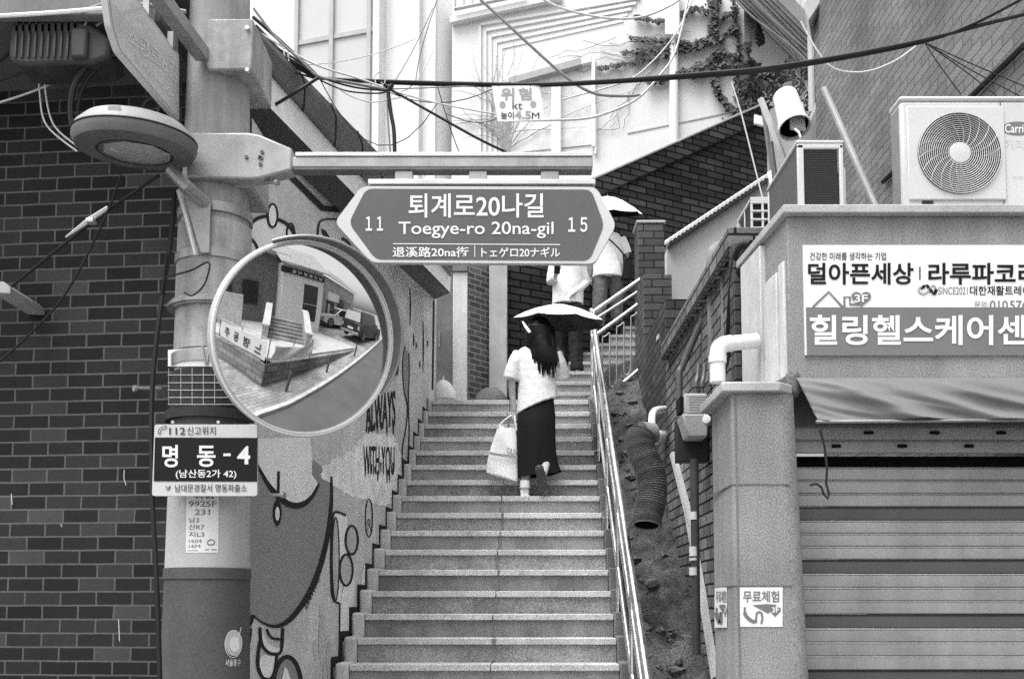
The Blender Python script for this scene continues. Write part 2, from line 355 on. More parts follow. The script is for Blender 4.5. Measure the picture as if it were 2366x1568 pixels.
# ================================================================ stone staircase
def SY(i): return 7.46 + .25 * i
def SZ(i): return 1.11 + .185 * i
def XL(y): return -1.212 + .08 * (y - 7.46)
def XR(y): return .801 + .019 * (y - 7.46)
st = thing("stone_staircase", "long straight flight of speckled granite steps climbing between the mural wall and handrail", "staircase", (-.2, 7, 0))
def plan(mb, x0, x1, y0, y1, z0, z1):
    # x0,x1 functions of y
    return mb.prism([(x0(y0), y0, z0), (x1(y0), y0, z0), (x1(y1), y1, z0), (x0(y1), y1, z0)], (0, 0, z1 - z0))
for i in range(-6, 16):
    y, z = SY(i), SZ(i); deep = .25 if i < 15 else .5
    j = lambda yy, i=i: -.16 + .035 * (yy - 7.46) + .012 * math.sin(i * 2.1)
    jl = lambda yy: j(yy) - .004
    jr = lambda yy: j(yy) + .004
    a = MB(); plan(a, XL, jl, y + .022, y + deep + .03, z - .19, z - .052); plan(a, jr, XR, y + .022, y + deep + .03, z - .19, z - .052)
    s = part("step", a, M(("granite", "granite_pale", "granite_worn", "granite", "granite_worn", "granite_pale", "granite")[i % 7]), st, .003)
    b = MB(); plan(b, XL, jl, y, y + deep + .02, z - .05, z); plan(b, jr, XR, y, y + deep + .02, z - .05, z)
    part("nosing", b, M("granite_edge"), s, .006)
    e = MB(); w = .105
    plan(e, lambda q: XL(q) - w, lambda q: XL(q) - .004, y - .012, y + .246, z - .25, z + .012)
    part("edge_block", e, M("concrete_light"), st, .022)
    e = MB(); plan(e, lambda q: XR(q) + .003, lambda q: XR(q) + .09, y - .01, y + .25, z - .4, z + .015)
    part("side_string", e, M("concrete_dark"), st, .01)
# drip stain down the joint of the slabs
dm = MB()
for i in range(-3, 15):
    y, z = SY(i), SZ(i); x = -.16 + .035 * (y - 7.46) + .012 * math.sin(i * 2.1); w = .018 + .012 * math.sin(i * 1.7) ** 2
    dm.poly([(x - w, y + .0195, z - .052), (x + w * .7, y + .0195, z - .052), (x + w * .5, y + .0195, z - .17), (x - w * .6, y + .0195, z - .18)])
    if i % 3 == 1: dm.poly([(x - w * .6, y - .0025, z - .004), (x + w * .6, y - .0025, z - .004), (x + w * .5, y - .0025, z - .046), (x - w * .5, y - .0025, z - .046)])
part("drip_stain", dm, M("stain"), st, recalc=False)
# upper flight beyond the landing
s2 = thing("upper_staircase", "worn upper flight of wide steps turning right behind the landing under the dark brick wall", "staircase", (.6, 12, 3.6))
a = MB(); plan(a, lambda q: -.95, lambda q: XR(q), 11.7, 12.0, 3.6, 3.885); part("landing", a, M("concrete"), s2)
for k in range(12):
    y = 11.65 + .25 * k; z = 3.885 + .185 * (k + 1)
    x0 = .12 + .2 * k
    a = MB(); a.box(x0, 2.6, y + .02, y + .30, z - .6, z - .045); s = part("step", a, M("granite"), s2)
    a = MB(); a.box(x0, 2.6, y, y + .29, z - .043, z); part("nosing", a, M("granite_pale"), s, .005)
# ================================================================ rough bank between the stairs and the right wall
rb = random.Random(3)
def bank(a, b):
    y = 5.9 + b * 5.35; x = XR(y) + .05 + a * (1.46 - XR(y) - .05)
    line = 1.11 + .74 * (y - 7.46)
    z = max(-.05, line + .10 + a * .12 + .24 * max(0, (y - 9.6) / 1.6) * min(1, .3 + a * 1.6))
    q = V((x, y, 0)); n = .10 * mnoise.noise(q * 2.2) + .06 * mnoise.noise(q * 5.5) + .035 * mnoise.noise(q * 13) + .02 * mnoise.noise(q * 29)
    return V((x, y, max(-.05, z + n * (1 if 0 < a < 1 else .3))))
solo("earth_bank", MB().grid(bank, 40, 260), M("soil"), kind='structure', recalc=False, smooth=25)
rk = MB()
for k in range(170):
    p = bank(rb.random() ** .8, rb.random()); r = .012 + .055 * rb.random() ** 3
    q = [p + V((rb.uniform(-1, 1) * r, rb.uniform(-1, 1) * r, rb.uniform(-.3, .6) * r)) for _ in range(7)]
    b0 = MB().ball(p, r, 6, (rb.uniform(.7, 1.4), rb.uniform(.7, 1.4), rb.uniform(.4, .8)))
    b0.v = [w + V((rb.uniform(-1, 1), rb.uniform(-1, 1), rb.uniform(-1, 1))) * r * .3 for w in b0.v]; rk.add(b0.v, b0.f)
solo("rubble", rk, M("rubble"), "loose stones and broken concrete scattered on the earth bank beside the stairs", "rubble", kind='stuff', smooth=20)
# ================================================================ left house: brick front, mural side, eaves
hb = thing("brick_house", "dark brick house with a cartoon mural on its stair side and deep metal eaves", "house", (-2.4, 6, 0))
def XW(y): return -1.34 + .1 * (y - 7.46)
WALL = onpl((-1.34, 7.46, 0), (1, -.1, 0))
bl = P(0, 800, 5.70); br = P(380, 800, 5.60); dirb = V((br.x - bl.x, br.y - bl.y, 0)).normalized()
far = V((br.x, br.y, 0)) - dirb * 3.6; near = V((XW(5.62), 5.585, 0)) ; 
a = MB().prism([(far.x, far.y, -.1), (near.x, near.y, -.1), (near.x, near.y + .22, -.1), (far.x, far.y + .22, -.1)], (0, 0, 4.78))
part("front_wall", a, M("brick_dark"), hb)
wq0 = WALL(574, 298); wq1 = WALL(1003, 692); wt = lambda y: wq0.z + .12 + (wq1.z - wq0.z) * (y - wq0.y) / (wq1.y - wq0.y)
a = MB(); n = 26
out = []; inn = []
for k in range(n + 1):
    y = 5.64 + (11.76 - 5.64) * k / n; out.append((y, max(-.1, .74 * (y - 7.46) + .4), wt(y)))
vs = []; fs = []
for y, z0, z1 in out: vs += [(XW(y), y, z0), (XW(y), y, z1), (XW(y) - .24, y, z0), (XW(y) - .24, y, z1)]
for k in range(n):
    i = 4 * k; j = i + 4; fs += [(i, j, j + 1, i + 1), (i + 2, i + 3, j + 3, j + 2), (i + 1, j + 1, j + 3, i + 3), (i, i + 2, j + 2, j)]
fs += [(0, 1, 3, 2), (4 * n, 4 * n + 2, 4 * n + 3, 4 * n + 1)]
a.add(vs, fs); sw = part("mural_wall", a, M("plaster"), hb)
scr = MB(); BRF = onpl((br.x, br.y, 0), (dirb.y, -dirb.x, 0))
for l in ([(287, 1085), (286, 1104), (291, 1120)], [(26, 1140), (28, 1165)], [(274, 1430), (276, 1480)], [(60, 700), (75, 712)], [(140, 1210), (143, 1216)]): stroke(scr, l, 1.8, BRF, .003)
parts_ = part("scratch", scr, M("light_print"), hb, recalc=False)
# --- the mural: plain rounded cartoon shapes, drips and lettering painted on the plaster
def ell(cu, cv, ru, rv, n=28, a0=0, a1=2 * math.pi): return [(cu + ru * math.cos(a0 + (a1 - a0) * k / n), cv + rv * math.sin(a0 + (a1 - a0) * k / n)) for k in range(n + (0 if abs(a1 - a0 - 2 * math.pi) < 1e-6 else 1))]
gsh = MB(); wsh = MB(); bsh = MB(); lsh = MB(); fsh = MB()
edge = spl([(766, 1100), (766, 1160), (757, 1240), (736, 1320), (706, 1385), (668, 1432), (636, 1446), (606, 1437), (585, 1420)], 6)
sheet(gsh, [(556, 1016), (700, 1040), (766, 1098)] + edge + [(572, 1450), (556, 1462)], WALL, .002)
stroke(bsh, edge, [4 + 9 * math.sin(math.pi * min(1, k / len(edge) * 1.15)) for k in range(len(edge))], WALL, .006)
stroke(bsh, spl([(585, 1420), (578, 1440), (566, 1458), (552, 1466)], 5), 9, WALL, .006)
sheet(wsh, [(596, 1012), (716, 1010), (722, 1050), (720, 1095), (736, 1118)] + spl([(736, 1118), (716, 1146), (690, 1160), (660, 1156), (632, 1132), (608, 1098), (597, 1070)], 6), WALL, .004)
stroke(bsh, spl([(597, 1076), (618, 1115), (640, 1142), (668, 1164), (696, 1166), (720, 1148), (738, 1116)], 6), [4 + 10 * math.sin(math.pi * k / 36) for k in range(37)], WALL, .0065)
stroke(bsh, [(644, 1088), (643, 1160)], 6, WALL, .0066); sheet(bsh, ell(641, 1184, 10, 30), WALL, .0062); sheet(wsh, ell(641, 1186, 5, 16), WALL, .0075)
sheet(wsh, [(556, 1468), (578, 1452), (573, 1482), (560, 1512), (554, 1514)], WALL, .004); stroke(bsh, spl([(580, 1450), (575, 1485), (562, 1512), (552, 1520)], 5), 7, WALL, .0065)
sheet(wsh, spl([(603, 1448), (612, 1474), (630, 1492), (648, 1496)], 5) + [(646, 1506), (622, 1506), (606, 1486), (601, 1462)], WALL, .004)
stroke(bsh, spl([(601, 1448), (606, 1488), (624, 1508), (646, 1508), (652, 1490), (654, 1450)], 5), 7, WALL, .0065)
stroke(bsh, spl([(616, 1452), (628, 1472), (650, 1476)], 5), 6, WALL, .0067)
sheet(wsh, [(604, 1512), (636, 1514), (634, 1550), (622, 1566), (606, 1560), (596, 1542)], WALL, .004); stroke(bsh, spl([(601, 1480), (596, 1530), (606, 1562), (622, 1568), (634, 1552), (640, 1512)], 5), 7, WALL, .0065)
sheet(gsh, ell(664, 1592, 30, 72), WALL, .0044); stroke(bsh, ell(664, 1592, 33, 76), 10, WALL, .0068, True)
sheet(wsh, [(652, 1568), (658, 1538), (664, 1546), (672, 1568), (664, 1590)], WALL, .0072)
stroke(bsh, spl([(556, 1520), (570, 1545), (574, 1580)], 4), 8, WALL, .0065)
sheet(wsh, [(768, 1190), (774, 1182), (800, 1188), (806, 1240), (800, 1300), (786, 1392), (770, 1384), (766, 1300)], WALL, .003)
stroke(bsh, spl([(800, 1190), (774, 1183), (768, 1215), (766, 1300), (769, 1376), (784, 1394)], 6), 5, WALL, .0065)
sheet(lsh, ell(776, 1290, 7, 92), WALL, .0045); stroke(bsh, ell(776, 1290, 8, 96), 2.5, WALL, .0066, True)
sheet(wsh, [(786, 1392), (796, 1345), (816, 1300), (820, 1350), (812, 1440), (796, 1500), (790, 1540), (784, 1540)], WALL, .0035)
stroke(bsh, [(786, 1392), (784, 1540)], 2.5, WALL, .0066)
for c in ((813, 1247, 14, 33), (800, 1316, 15, 36)): sheet(lsh, ell(*c), WALL, .0048); stroke(bsh, ell(*c), 5, WALL, .0069, True)
stroke(bsh, ell(853, 1196, 8, 44), 2.2, WALL, .0066, True); stroke(bsh, ell(853, 1206, 2.5, 8), 1.6, WALL, .0066, True); stroke(bsh, [(850, 1222), (856, 1216), (859, 1226)], 1.6, WALL, .0067)
for q in ((729, 1500, 5, 22), (745, 1475, 9, 60), (762, 1530, 8, 50), (741, 1410, 3, 16), (752, 1560, 6, 30)): sheet(lsh, ell(*q), WALL, .0028)
# lettering with drips
def drips(u0, u1, v0, v1, n, sd):
    rr = random.Random(sd)
    for k in range(n):
        u = u0 + (u1 - u0) * (k + .5) / n + rr.uniform(-1.5, 1.5); v = v0 + (v1 - v0) * rr.random() * .5
        stroke(bsh, [(u, v), (u + rr.uniform(-.8, .8), v + (v1 - v0) * rr.uniform(.3, .6))], [3.4, 1.2], WALL, .0071)
text(bsh, "AS", 898, 796, 922, 868, WALL, .02, .0065, -4); drips(900, 921, 840, 876, 3, 1)
text(bsh, "ALWAYS", 846, 908, 914, 992, WALL, .015, .0065, -14); drips(848, 913, 960, 1012, 9, 2)
text(bsh, "WITH YOU", 840, 1030, 912, 1096, WALL, .012, .0065, 2); drips(842, 911, 1066, 1114, 10, 3)
for u, v0, v1 in ((905, 700, 716), (910, 706, 742), (916, 726, 752), (948, 664, 752), (962, 790, 806), (978, 740, 860), (956, 770, 800), (970, 834, 850), (988, 786, 800)):
    stroke(bsh, [(u, v0), (u + .8, (v0 + v1) / 2), (u - .3, v1)], [1, 2.6, 1.2], WALL, .0066)
stroke(bsh, spl([(936, 800), (931, 840), (934, 900), (942, 940), (938, 990), (930, 1040), (931, 1110), (925, 1170)], 6), 2.2, WALL, .0066)
stroke(bsh, spl([(945, 815), (946, 860), (944, 930), (946, 1000), (943, 1060), (946, 1110)], 6), 2, WALL, .0067)
sheet(gsh, [(938, 805), (944, 815), (945, 900), (942, 936), (935, 880), (933, 840)], WALL, .003)
# painted humps at the top of the mural
hump = spl([(556, 585), (566, 545), (585, 512), (612, 500), (640, 506), (668, 522), (684, 552), (688, 600)], 6)
sheet(wsh, hump, WALL, .003); stroke(bsh, hump, 8, WALL, .0066)
stroke(bsh, spl([(578, 548), (592, 566), (600, 592)], 4), 6, WALL, .0068); stroke(bsh, ell(672, 540, 9, 24), 4, WALL, .0069, True)
sheet(wsh, ell(630, 498, 9, 24), WALL, .0072); stroke(bsh, ell(630, 498, 11, 27), 5, WALL, .0074, True)
h2 = spl([(733, 580), (735, 535), (742, 510), (770, 506), (800, 510)], 5); stroke(bsh, h2, 4, WALL, .0066)
sheet(bsh, [(742, 528), (752, 532), (774, 566), (772, 590), (756, 566)], WALL, .0068); stroke(bsh, spl([(790, 550), (806, 562), (814, 590)], 4), 6, WALL, .0068)
# outline under the soffit and stepped outline along the stair edge
stroke(bsh, spl([(650, 385), (690, 425), (735, 470), (752, 482), (800, 484)], 5), 13, WALL, .0066)
stroke(bsh, [(1003, 694), (1000, 900)], 3.5, WALL, .0066)
esh = MB()
def wp(y, z, o): return V((XW(y), y, z)) + V((1, -.1, 0)).normalized() * o
for i in range(-3, 15):
    y, z = SY(i), SZ(i); w = .05 if i > 2 else .07
    esh.poly([wp(y + .20, z - .02, .005), wp(y + .20 + w, z - .02, .005), wp(y + .20 + w, z + .2, .005), wp(y + .20, z + .2, .005)])
    esh.poly([wp(y - .05, z - .02, .0053), wp(y + .2, z - .02, .0053), wp(y + .2, z + .055, .0053), wp(y - .05, z + .055, .0053)])
rf = random.Random(5)
fl = [(u + rf.uniform(-6, 6), v + rf.uniform(-6, 6)) for u, v in spl([(738, 1092), (770, 1060), (812, 1040), (832, 1010), (850, 1000), (912, 1012), (928, 1050), (918, 1110), (905, 1160), (880, 1164), (840, 1150), (800, 1142), (768, 1116)], 6, True)]
sheet(fsh, fl, WALL, .0024)
fl = [(u + rf.uniform(-2, 2), v + rf.uniform(-6, 6)) for u, v in spl([(838, 1320), (850, 1296), (856, 1330), (850, 1390), (846, 1420), (836, 1440), (830, 1400)], 6, True)]
sheet(fsh, fl, WALL, .003)
parts("mural_shape", gsh, M("mural_grey"), sw, recalc=False)
parts("mural_shape", wsh, M("mural_white"), sw, recalc=False); parts("mural_shape", lsh, M("mural_light"), sw, recalc=False)
part("lettering", bsh, M("mural_black"), sw, recalc=False, label="black painted outlines and dripping letters of the mural"); part("edge_outline", esh, M("mural_black"), sw, recalc=False); parts("flaked_paint", fsh, M("mural_flake"), sw, recalc=False)
tx = MB(); vs, fs, _ = glyphs("©BING GOO", .01)
for k, ch in enumerate("©BINGGOO"):
    t = k / 7; u = 706 + 28 * t; v = 1406 - 62 * t - 4 * math.sin(3.1 * t)
    text(tx, ch, u, v - 9, u + 6, v, WALL, .02, .0066)
part("signature", tx, M("mural_black"), sw, recalc=False)
# --- eaves over the stair side
def E3(u, v, o): return WALL(u, v, o)
pa, pb = E3(560, 184, .03), E3(1040, 676, .36); qa, qb = E3(560, 101, -.01), E3(1042, 640, .28); ra, rb_ = E3(560, 31, .05), E3(1044, 527, .48)
dz = V((0, 0, 1))
wa = WALL(560, 288, -.03); wb = WALL(1003, 692, -.02)
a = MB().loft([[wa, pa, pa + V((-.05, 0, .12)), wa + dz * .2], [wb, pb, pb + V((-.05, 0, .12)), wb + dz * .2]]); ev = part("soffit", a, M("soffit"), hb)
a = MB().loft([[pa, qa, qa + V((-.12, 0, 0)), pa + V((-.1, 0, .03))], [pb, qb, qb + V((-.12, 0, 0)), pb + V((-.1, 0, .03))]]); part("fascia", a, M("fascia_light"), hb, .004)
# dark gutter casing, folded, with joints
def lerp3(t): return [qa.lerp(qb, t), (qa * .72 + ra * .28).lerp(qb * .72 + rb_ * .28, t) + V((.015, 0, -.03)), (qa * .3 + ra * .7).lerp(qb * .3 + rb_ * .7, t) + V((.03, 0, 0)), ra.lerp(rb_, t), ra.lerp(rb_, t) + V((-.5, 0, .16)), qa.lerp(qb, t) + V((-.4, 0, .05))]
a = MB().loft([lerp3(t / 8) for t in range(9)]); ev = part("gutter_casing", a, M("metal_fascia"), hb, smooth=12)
a = MB()
for t in (.17, .285, .40, .50, .59, .68, .77, .87):
    L = lerp3(t)
    for k in range(3): a.tube([L[k], L[k + 1]], .008, 5)
part("casing_joint", a, M("cable"), ev)
# --- eaves over the brick front
a = MB().box(-4.6, -1.84, 5.0, 5.75, 4.60, 4.72); part("front_soffit", a, M("soffit"), hb)
a = MB().box(-4.6, -1.84, 4.93, 5.0, 4.585, 4.98); part("front_fascia", a, M("metal_fascia"), hb, .006)
a = MB().box(-4.6, -1.84, 4.86, 5.2, 4.99, 5.03); part("roof", a, M("roof_sheet"), hb, .004)
a = MB(); a.prism([(-4.6, 4.9, 5.03), (-1.84, 4.9, 5.03), (-1.84, 5.7, 5.03), (-1.1, 11.3, 5.5), (-4.6, 11.3, 5.5)], (0, 0, .15)); part("roof", a, M("roof_sheet"), hb)
# --- door and posts at the far end of the side wall
a = MB().box(-.93, -.70, 12.0, 12.05, 3.6, 5.62); d = part("door", a, M("concrete_dark"), hb)
a = MB().box(-.90, -.885, 11.985, 12.0, 4.7, 4.9); part("handle", a, M("galv"), d)
a = MB(); q0 = P(1046, 900, 11.95).x; q1 = P(1079, 900, 11.95).x; a.box(q0, q1, 11.93, 12.1, 3.5, 5.62); part("door_post", a, M("concrete_light"), hb, .008)
a = MB(); a.box(q0 - .02, q1 + .01, 11.9, 12.12, 5.62, 5.9); part("lintel", a, M("concrete_dark"), hb, .01)
# low brick return and weathered pilaster at the landing
lw = thing("landing_wall", "narrow wall of small bricks with a weathered concrete pilaster beside the landing door", "wall", (-.4, 12.7, 3.6))
p0, p1 = P(1080, 900, 12.55), P(1131, 900, 12.85)
a = MB().prism([(p0.x, p0.y, 3.6), (p1.x, p1.y, 3.6), (p1.x - .1, p1.y + .3, 3.6), (p0.x - .1, p0.y + .3, 3.6)], (0, 0, 3.0)); part("brickwork", a, M("brick_small"), lw)
p2, p3 = P(1130, 900, 12.72), P(1172, 900, 12.72)
a = MB().box(p2.x, p3.x, 12.70, 13.0, 3.6, 6.7); part("pilaster", a, M("concrete"), lw, .012)
a = MB(); a.ball((p2.x + .02, 12.68, 4.1), .2, 12, (1.2, .8, 1.3)); a.ball((p2.x - .1, 12.72, 3.95), .14, 10)
part("mortar_heap", a, M("rubble"), lw, smooth=30)
# ================================================================ dark brick wall rising beside the upper flight
dd = V((math.cos(R(28)), math.sin(R(28)), 0)); o0 = V((P(1172, 800, 12.98).x, 12.98, 0)); nn = V((dd.y, -dd.x, 0))
OW = onpl(o0, nn)
ow = thing("dark_brick_wall", "tall dark old brick wall with a sloping coping behind the two walkers", "wall", (1.5, 14, 4))
tA, tB = OW(1345, 428), OW(1768, 242)
sA = (tA - o0).dot(dd); sB = (tB - o0).dot(dd)
def wz(s): return tA.z + (tB.z - tA.z) * (s - sA) / (sB - sA)
pl = [o0 + dz * 3.4, o0 + dz * (wz(0) - .25)] + [o0 + dd * s + dz * (wz(s) - .25) for s in (sA, sB + .02)] + [o0 + dd * (sB + .02) + dz * 3.4]
a = MB().prism(pl, -nn * .3); part("brickwork", a, M("brick_old"), ow)
c0, c1 = o0 + dz * wz(0), o0 + dd * (sB + .03) + dz * wz(sB + .03)
a = MB().obox(c0 + nn * .07 - dz * .27, c1 - c0, -nn * .44, dz * .27); part("coping", a, M("brick_old"), ow, .015)
a = MB().obox(c0 + nn * .09, c1 - c0, -nn * .48, dz * .035); part("coping_cap", a, M("concrete"), ow, .008)
# ================================================================ stepped brick wall beside the stairs
XWL = 1.40
sw2 = thing("stepped_brick_wall", "brick retaining wall right of the stairs, stepping up in three blocks to a tall pier", "wall", (1.5, 8.5, 0))
def bz(y): return max(-.1, .74 * (y - 7.46) + .3)
a = MB().prism([(XWL, 5.98, -.1), (XWL, 5.98, 3.72), (XWL, 8.92, 3.72), (XWL, 8.92, bz(8.9))], (.25, 0, 0)); part("brickwork", a, M("brick_mid"), sw2)
a = MB().box(XWL - .07, XWL + .3, 5.98, 8.75, 3.725, 3.87); part("coping", a, M("brick_mid"), sw2, .008)
yb3, yb2, yb1 = 8.93, 10.38, 11.0
def zt(u, v, y): return P(u, v, y).z
a = MB().box(XWL, P(1587, 700, yb3).x, yb3, yb2 - .003, bz(yb3), zt(1560, 690, yb3)); part("stepped_block", a, M("brick_pier"), sw2, .006)
a = MB().box(XWL, P(1552, 640, yb2).x, yb2, yb1 - .003, bz(yb2), zt(1520, 634, yb2)); part("stepped_block", a, M("brick_pier"), sw2, .006)
px0, px1 = P(1474, 600, yb1).x, P(1536, 600, yb1).x
a = MB().box(px0, px1, yb1, yb1 + .32, 3.3, zt(1500, 516, yb1)); part("pier", a, M("brick_pier"), sw2, .01)
a = MB().box(px0 - .015, px1 + .015, yb1 - .015, yb1 + .335, zt(1500, 516, yb1) + .002, zt(1500, 509, yb1)); part("pier_cap", a, M("concrete"), sw2, .01)
for u, v, y in ((1512, 700, 9.9), (1566, 760, 9.0)):
    pass
a = MB().box(XWL - .012, XWL + .02, 9.3, 9.42, 4.28 - .2, 4.28 - .16); part("patch", a, M("concrete_light"), sw2)
a = MB().box(px0 - .02, px0 + .12, yb1 - .10, yb1 - .01, zt(1500, 935, yb1), zt(1500, 868, yb1)); part("mortar_patch", a, M("concrete_light"), sw2, .03)
# brick pier nearest to the shop
pn = thing("brick_pier", "narrow dark brick pier squeezed between the drain pipes and the shop wall", "pier", (1.4, 5.9, 0))
a = MB().box(P(1696, 700, 5.86).x, P(1733, 700, 5.86).x, 5.86, 5.975, 0, zt(1715, 560, 5.86)); part("brickwork", a, M("brick_pier"), pn, .005)
a = MB().box(P(1703, 700, 5.86).x, P(1726, 700, 5.86).x, 5.845, 5.86, zt(1715, 628, 5.86), zt(1715, 605, 5.86)); part("patch", a, M("concrete"), pn, .004)
# rendered wall with tiled coping
rw = thing("rendered_wall", "pale rendered wall with a sloping coping of ridged tiles beyond the stepped bricks", "wall", (2.4, 11.6, 4))
yr = 11.55; A = P(1541, 556, yr); B = P(1775, 402, yr)
a = MB().prism([(A.x, yr, 3.4), (A.x, yr, A.z - .10), (B.x, yr, B.z - .10), (B.x, yr, 3.4)], (0, .2, 0)); part("render", a, M("render_wall"), rw)
dA = (B - A); 
a = MB().obox(A + V((0, -.10, -.10)), dA, V((0, .36, .02)), V((0, 0, .05))); part("coping_soffit", a, M("concrete_dark"), rw, .004)
def til(i, j):
    p = A + dA * i + V((0, -.13 + .36 * j, -.045 + .11 * j)); return p + dz * (.018 * abs(math.sin(i * 26 * math.pi)) )
a = MB().slab(til, 156, 6, (0, 0, -.035)); part("coping_tiles", a, M("concrete_light"), rw, smooth=25)
# ================================================================ tall building on the right
tb = thing("textured_building", "tall building with grooved grey brick cladding rising behind the air conditioners", "building", (3.5, 7.5, 0))
a = MB().box(3.0, 9, 5.45, 9.5, 0, 8.0); part("wall", a, M("brick_tall"), tb)
a = MB(); p1 = PX(2500, 240, 2.97); 
for (u0, v0, u1, v1, r) in ((2366, 105, 2040, 420, .02), (2320, 385, 2000, 640, .016), (2300, 372, 2100, 460, .01)):
    a.tube([PX(u0, v0, 2.975), PX(u1, v1, 2.975)], r, 6)
part("conduit", a, M("cable"), tb)
a = MB(); a.tube([P(1916, 0, 9.3) + dz * .6, P(1916, 0, 9.3), P(1925, 300, 9.3), P(1935, 520, 9.3)], .035, 8); a.tube([P(1932, 0, 9.2), P(1945, 500, 9.2)], .022, 8); part("drain_pipe", a, M("cable_grey"), tb)
a = MB().prism([P(1872, 55, 9.45), P(1915, -10, 9.45), P(1925, -10, 9.45), P(1925, 70, 9.45), P(1882, 75, 9.45)], (.5, .8, 0)); part("balcony_slab", a, M("concrete_dark"), tb, .01)
a = MB().prism([P(1855, 8, 9.3), P(1868, 50, 9.3), P(1912, -20, 9.3), P(1900, -60, 9.3)], (.2, .5, 0)); part("balcony_edge", a, M("concrete_light"), tb, .01)
# ================================================================ shop: fascia beam, side wall, shutter, sign, awning
sh = thing("shop_building", "low concrete shop with a wide fascia beam over its closed shutter", "shop", (2.4, 5.2, 0))
Yf = 5.0
fx0 = P(1820, 600, Yf).x; zt0 = P(1900, 500, Yf).z; zb0 = P(1900, 888, Yf).z
sd_ = V((-.064, 1, 0)); sx = lambda y: fx0 - .064 * (y - Yf)
a = MB().prism([(fx0, Yf, zb0), (3.4, Yf, zb0), (3.4, 5.75, zb0), (sx(5.75), 5.75, zb0)], (0, 0, zt0 - zb0)); part("fascia_beam", a, M("concrete_grain"), sh, .006)
a = MB().prism([(fx0 - .03, Yf - .05, zt0), (3.4, Yf - .05, zt0), (3.4, 5.8, zt0), (sx(5.8) - .03, 5.8, zt0)], (0, 0, .045)); part("roof_slab", a, M("concrete"), sh, .006)
SIDE = onpl((fx0, Yf, 0), (-1, -.064, 0))
# side wall panels, lighter render, with ribs
zl = P(1740, 885, 5.6).z
a = MB(); 
for q0, q1, o, zz in ((5.04, 5.12, .012, zt0 - .22), (5.13, 5.34, .02, zt0 - .25), (5.36, 5.72, .03, zt0 - .02)):
    a.prism([(sx(q0) - o, q0, zb0 + .05), (sx(q1) - o, q1, zb0 + .05), (sx(q1) + .02, q1, zb0 + .05), (sx(q0) + .02, q0, zb0 + .05)], (0, 0, zz - zb0 - .05))
part("side_panel", a, M("concrete_light"), sh, .006)
bb = thing("banner_sign", "wide printed shop banner, white above and grey below, on the fascia over the shutter", "sign", (2.3, 4.98, zb0 + .1))
FB = onpl((0, Yf - .012, 0), (0, -1, 0))
b0, b1 = FB(1855, 566), FB(2470, 820)
a = MB().box(b0.x, b1.x, Yf - .012, Yf - .001, b1.z, b0.z); part("panel", a, M("white_print"), bb)
zc = FB(1858, 710).z
a = MB().box(b0.x + .008, b1.x, Yf - .0145, Yf - .0125, b1.z, zc); part("grey_field", a, M("mid_print"), bb)
t1 = MB(); t2 = MB(); t3 = MB(); t4 = MB(); t5 = MB()
text(t1, "건강한 미래를 생각하는 기업", 1871, 583, 2047, 601, FB, .008)
text(t1, "덜아픈세상", 1867, 607, 2111, 657, FB, .022, .003); text(t1, "|", 2124, 616, 2127, 646, FB, 0); text(t1, "라루파코리아", 2145, 607, 2452, 657, FB, .022, .003)
text(t4, "SINCE2021", 2168, 663, 2236, 680, FB, .0); text(t1, "대한재활트레이너", 2241, 660, 2400, 682, FB, .015)
text(t4, "문의:", 2252, 696, 2284, 711, FB, .0); text(t4, "010", 2287, 694, 2329, 714, FB, .01); text(t4, "576", 2333, 694, 2375, 714, FB, .01)
text(t3, "힐링헬스케어센터", 1871, 727, 2440, 797, FB, .022, .0055)
stroke(t4, [(1878, 709), (1915, 674), (1946, 708), (1951, 708), (1951, 686), (1964, 686), (1964, 703), (1985, 703)], 5, FB, .0035)
hrt = [(1990 + 24 * .95 * (math.sin(t) ** 3), 689 - 1.25 * (13 * math.cos(t) - 5 * math.cos(2 * t) - 2 * math.cos(3 * t) - math.cos(4 * t))) for t in [2 * math.pi * k / 40 for k in range(40)]]
sheet(t4, hrt, FB, .0042); text(t3, "3F", 1974, 680, 2005, 698, FB, .02, .0062)
stroke(t1, spl([(2128, 668), (2140, 659), (2150, 670), (2158, 678), (2164, 668)], 6), [2, 4, 6, 7, 8] * 4 + [8] * 5, FB, .0044); stroke(t5, spl([(2164, 668), (2156, 659), (2146, 672), (2134, 679), (2122, 672), (2128, 662)], 6), 4, FB, .004)
for nm, mbx, mm in (("lettering", t1, "black_print"), ("lettering", t3, "white_print"), ("lettering", t4, "mid_print"), ("logo", t5, "grey_print")): part(nm, mbx, M(mm), bb, recalc=False)
# lower edge under the banner
aw = MB()
def awn(i, j):
    x = P(1840, 900, 4.98).x + i * 1.9; 
    fold = 0
    for k in range(4):
        c = .06 + .13 * k; d = (i - c - j * (.22 + .10 * k)); fold += .038 * math.exp(-(d / .05) ** 2) * (1 - .2 * k)
    fold += .012 * mnoise.noise(V((i * 9 - j * 4, j * 2.2, 0))) + .006 * mnoise.noise(V((i * 22 - j * 9, j * 4, 3)))
    y = 4.985 - .075 * j ** .7 - fold * 1.5 * min(1, j * 3) * (1 - .25 * j); z = P(1900, 872, 4.98).z - (.235 - .012 * i) * j - .02 * math.sin(math.pi * j) * i + .012 * j * mnoise.noise(V((i * 5, 1, 7)))
    return V((x + .085 * j * (1 - i) , y, z))
aws = thing("awning", "folded grey fabric awning hanging in creases above the roller shutter", "awning", (2.3, 4.9, 2.2))
part("fabric", MB().slab(awn, 90, 24, (0, .006, 0)), M("awning"), aws, smooth=180)
pb_ = awn(0, 1); a = MB().tube([awn(0, 1) + V((-.01, .004, -.004)), awn(1, 1) + V((0, .004, -.004))], .009, 8); part("hem_bar", a, M("galv"), aws)
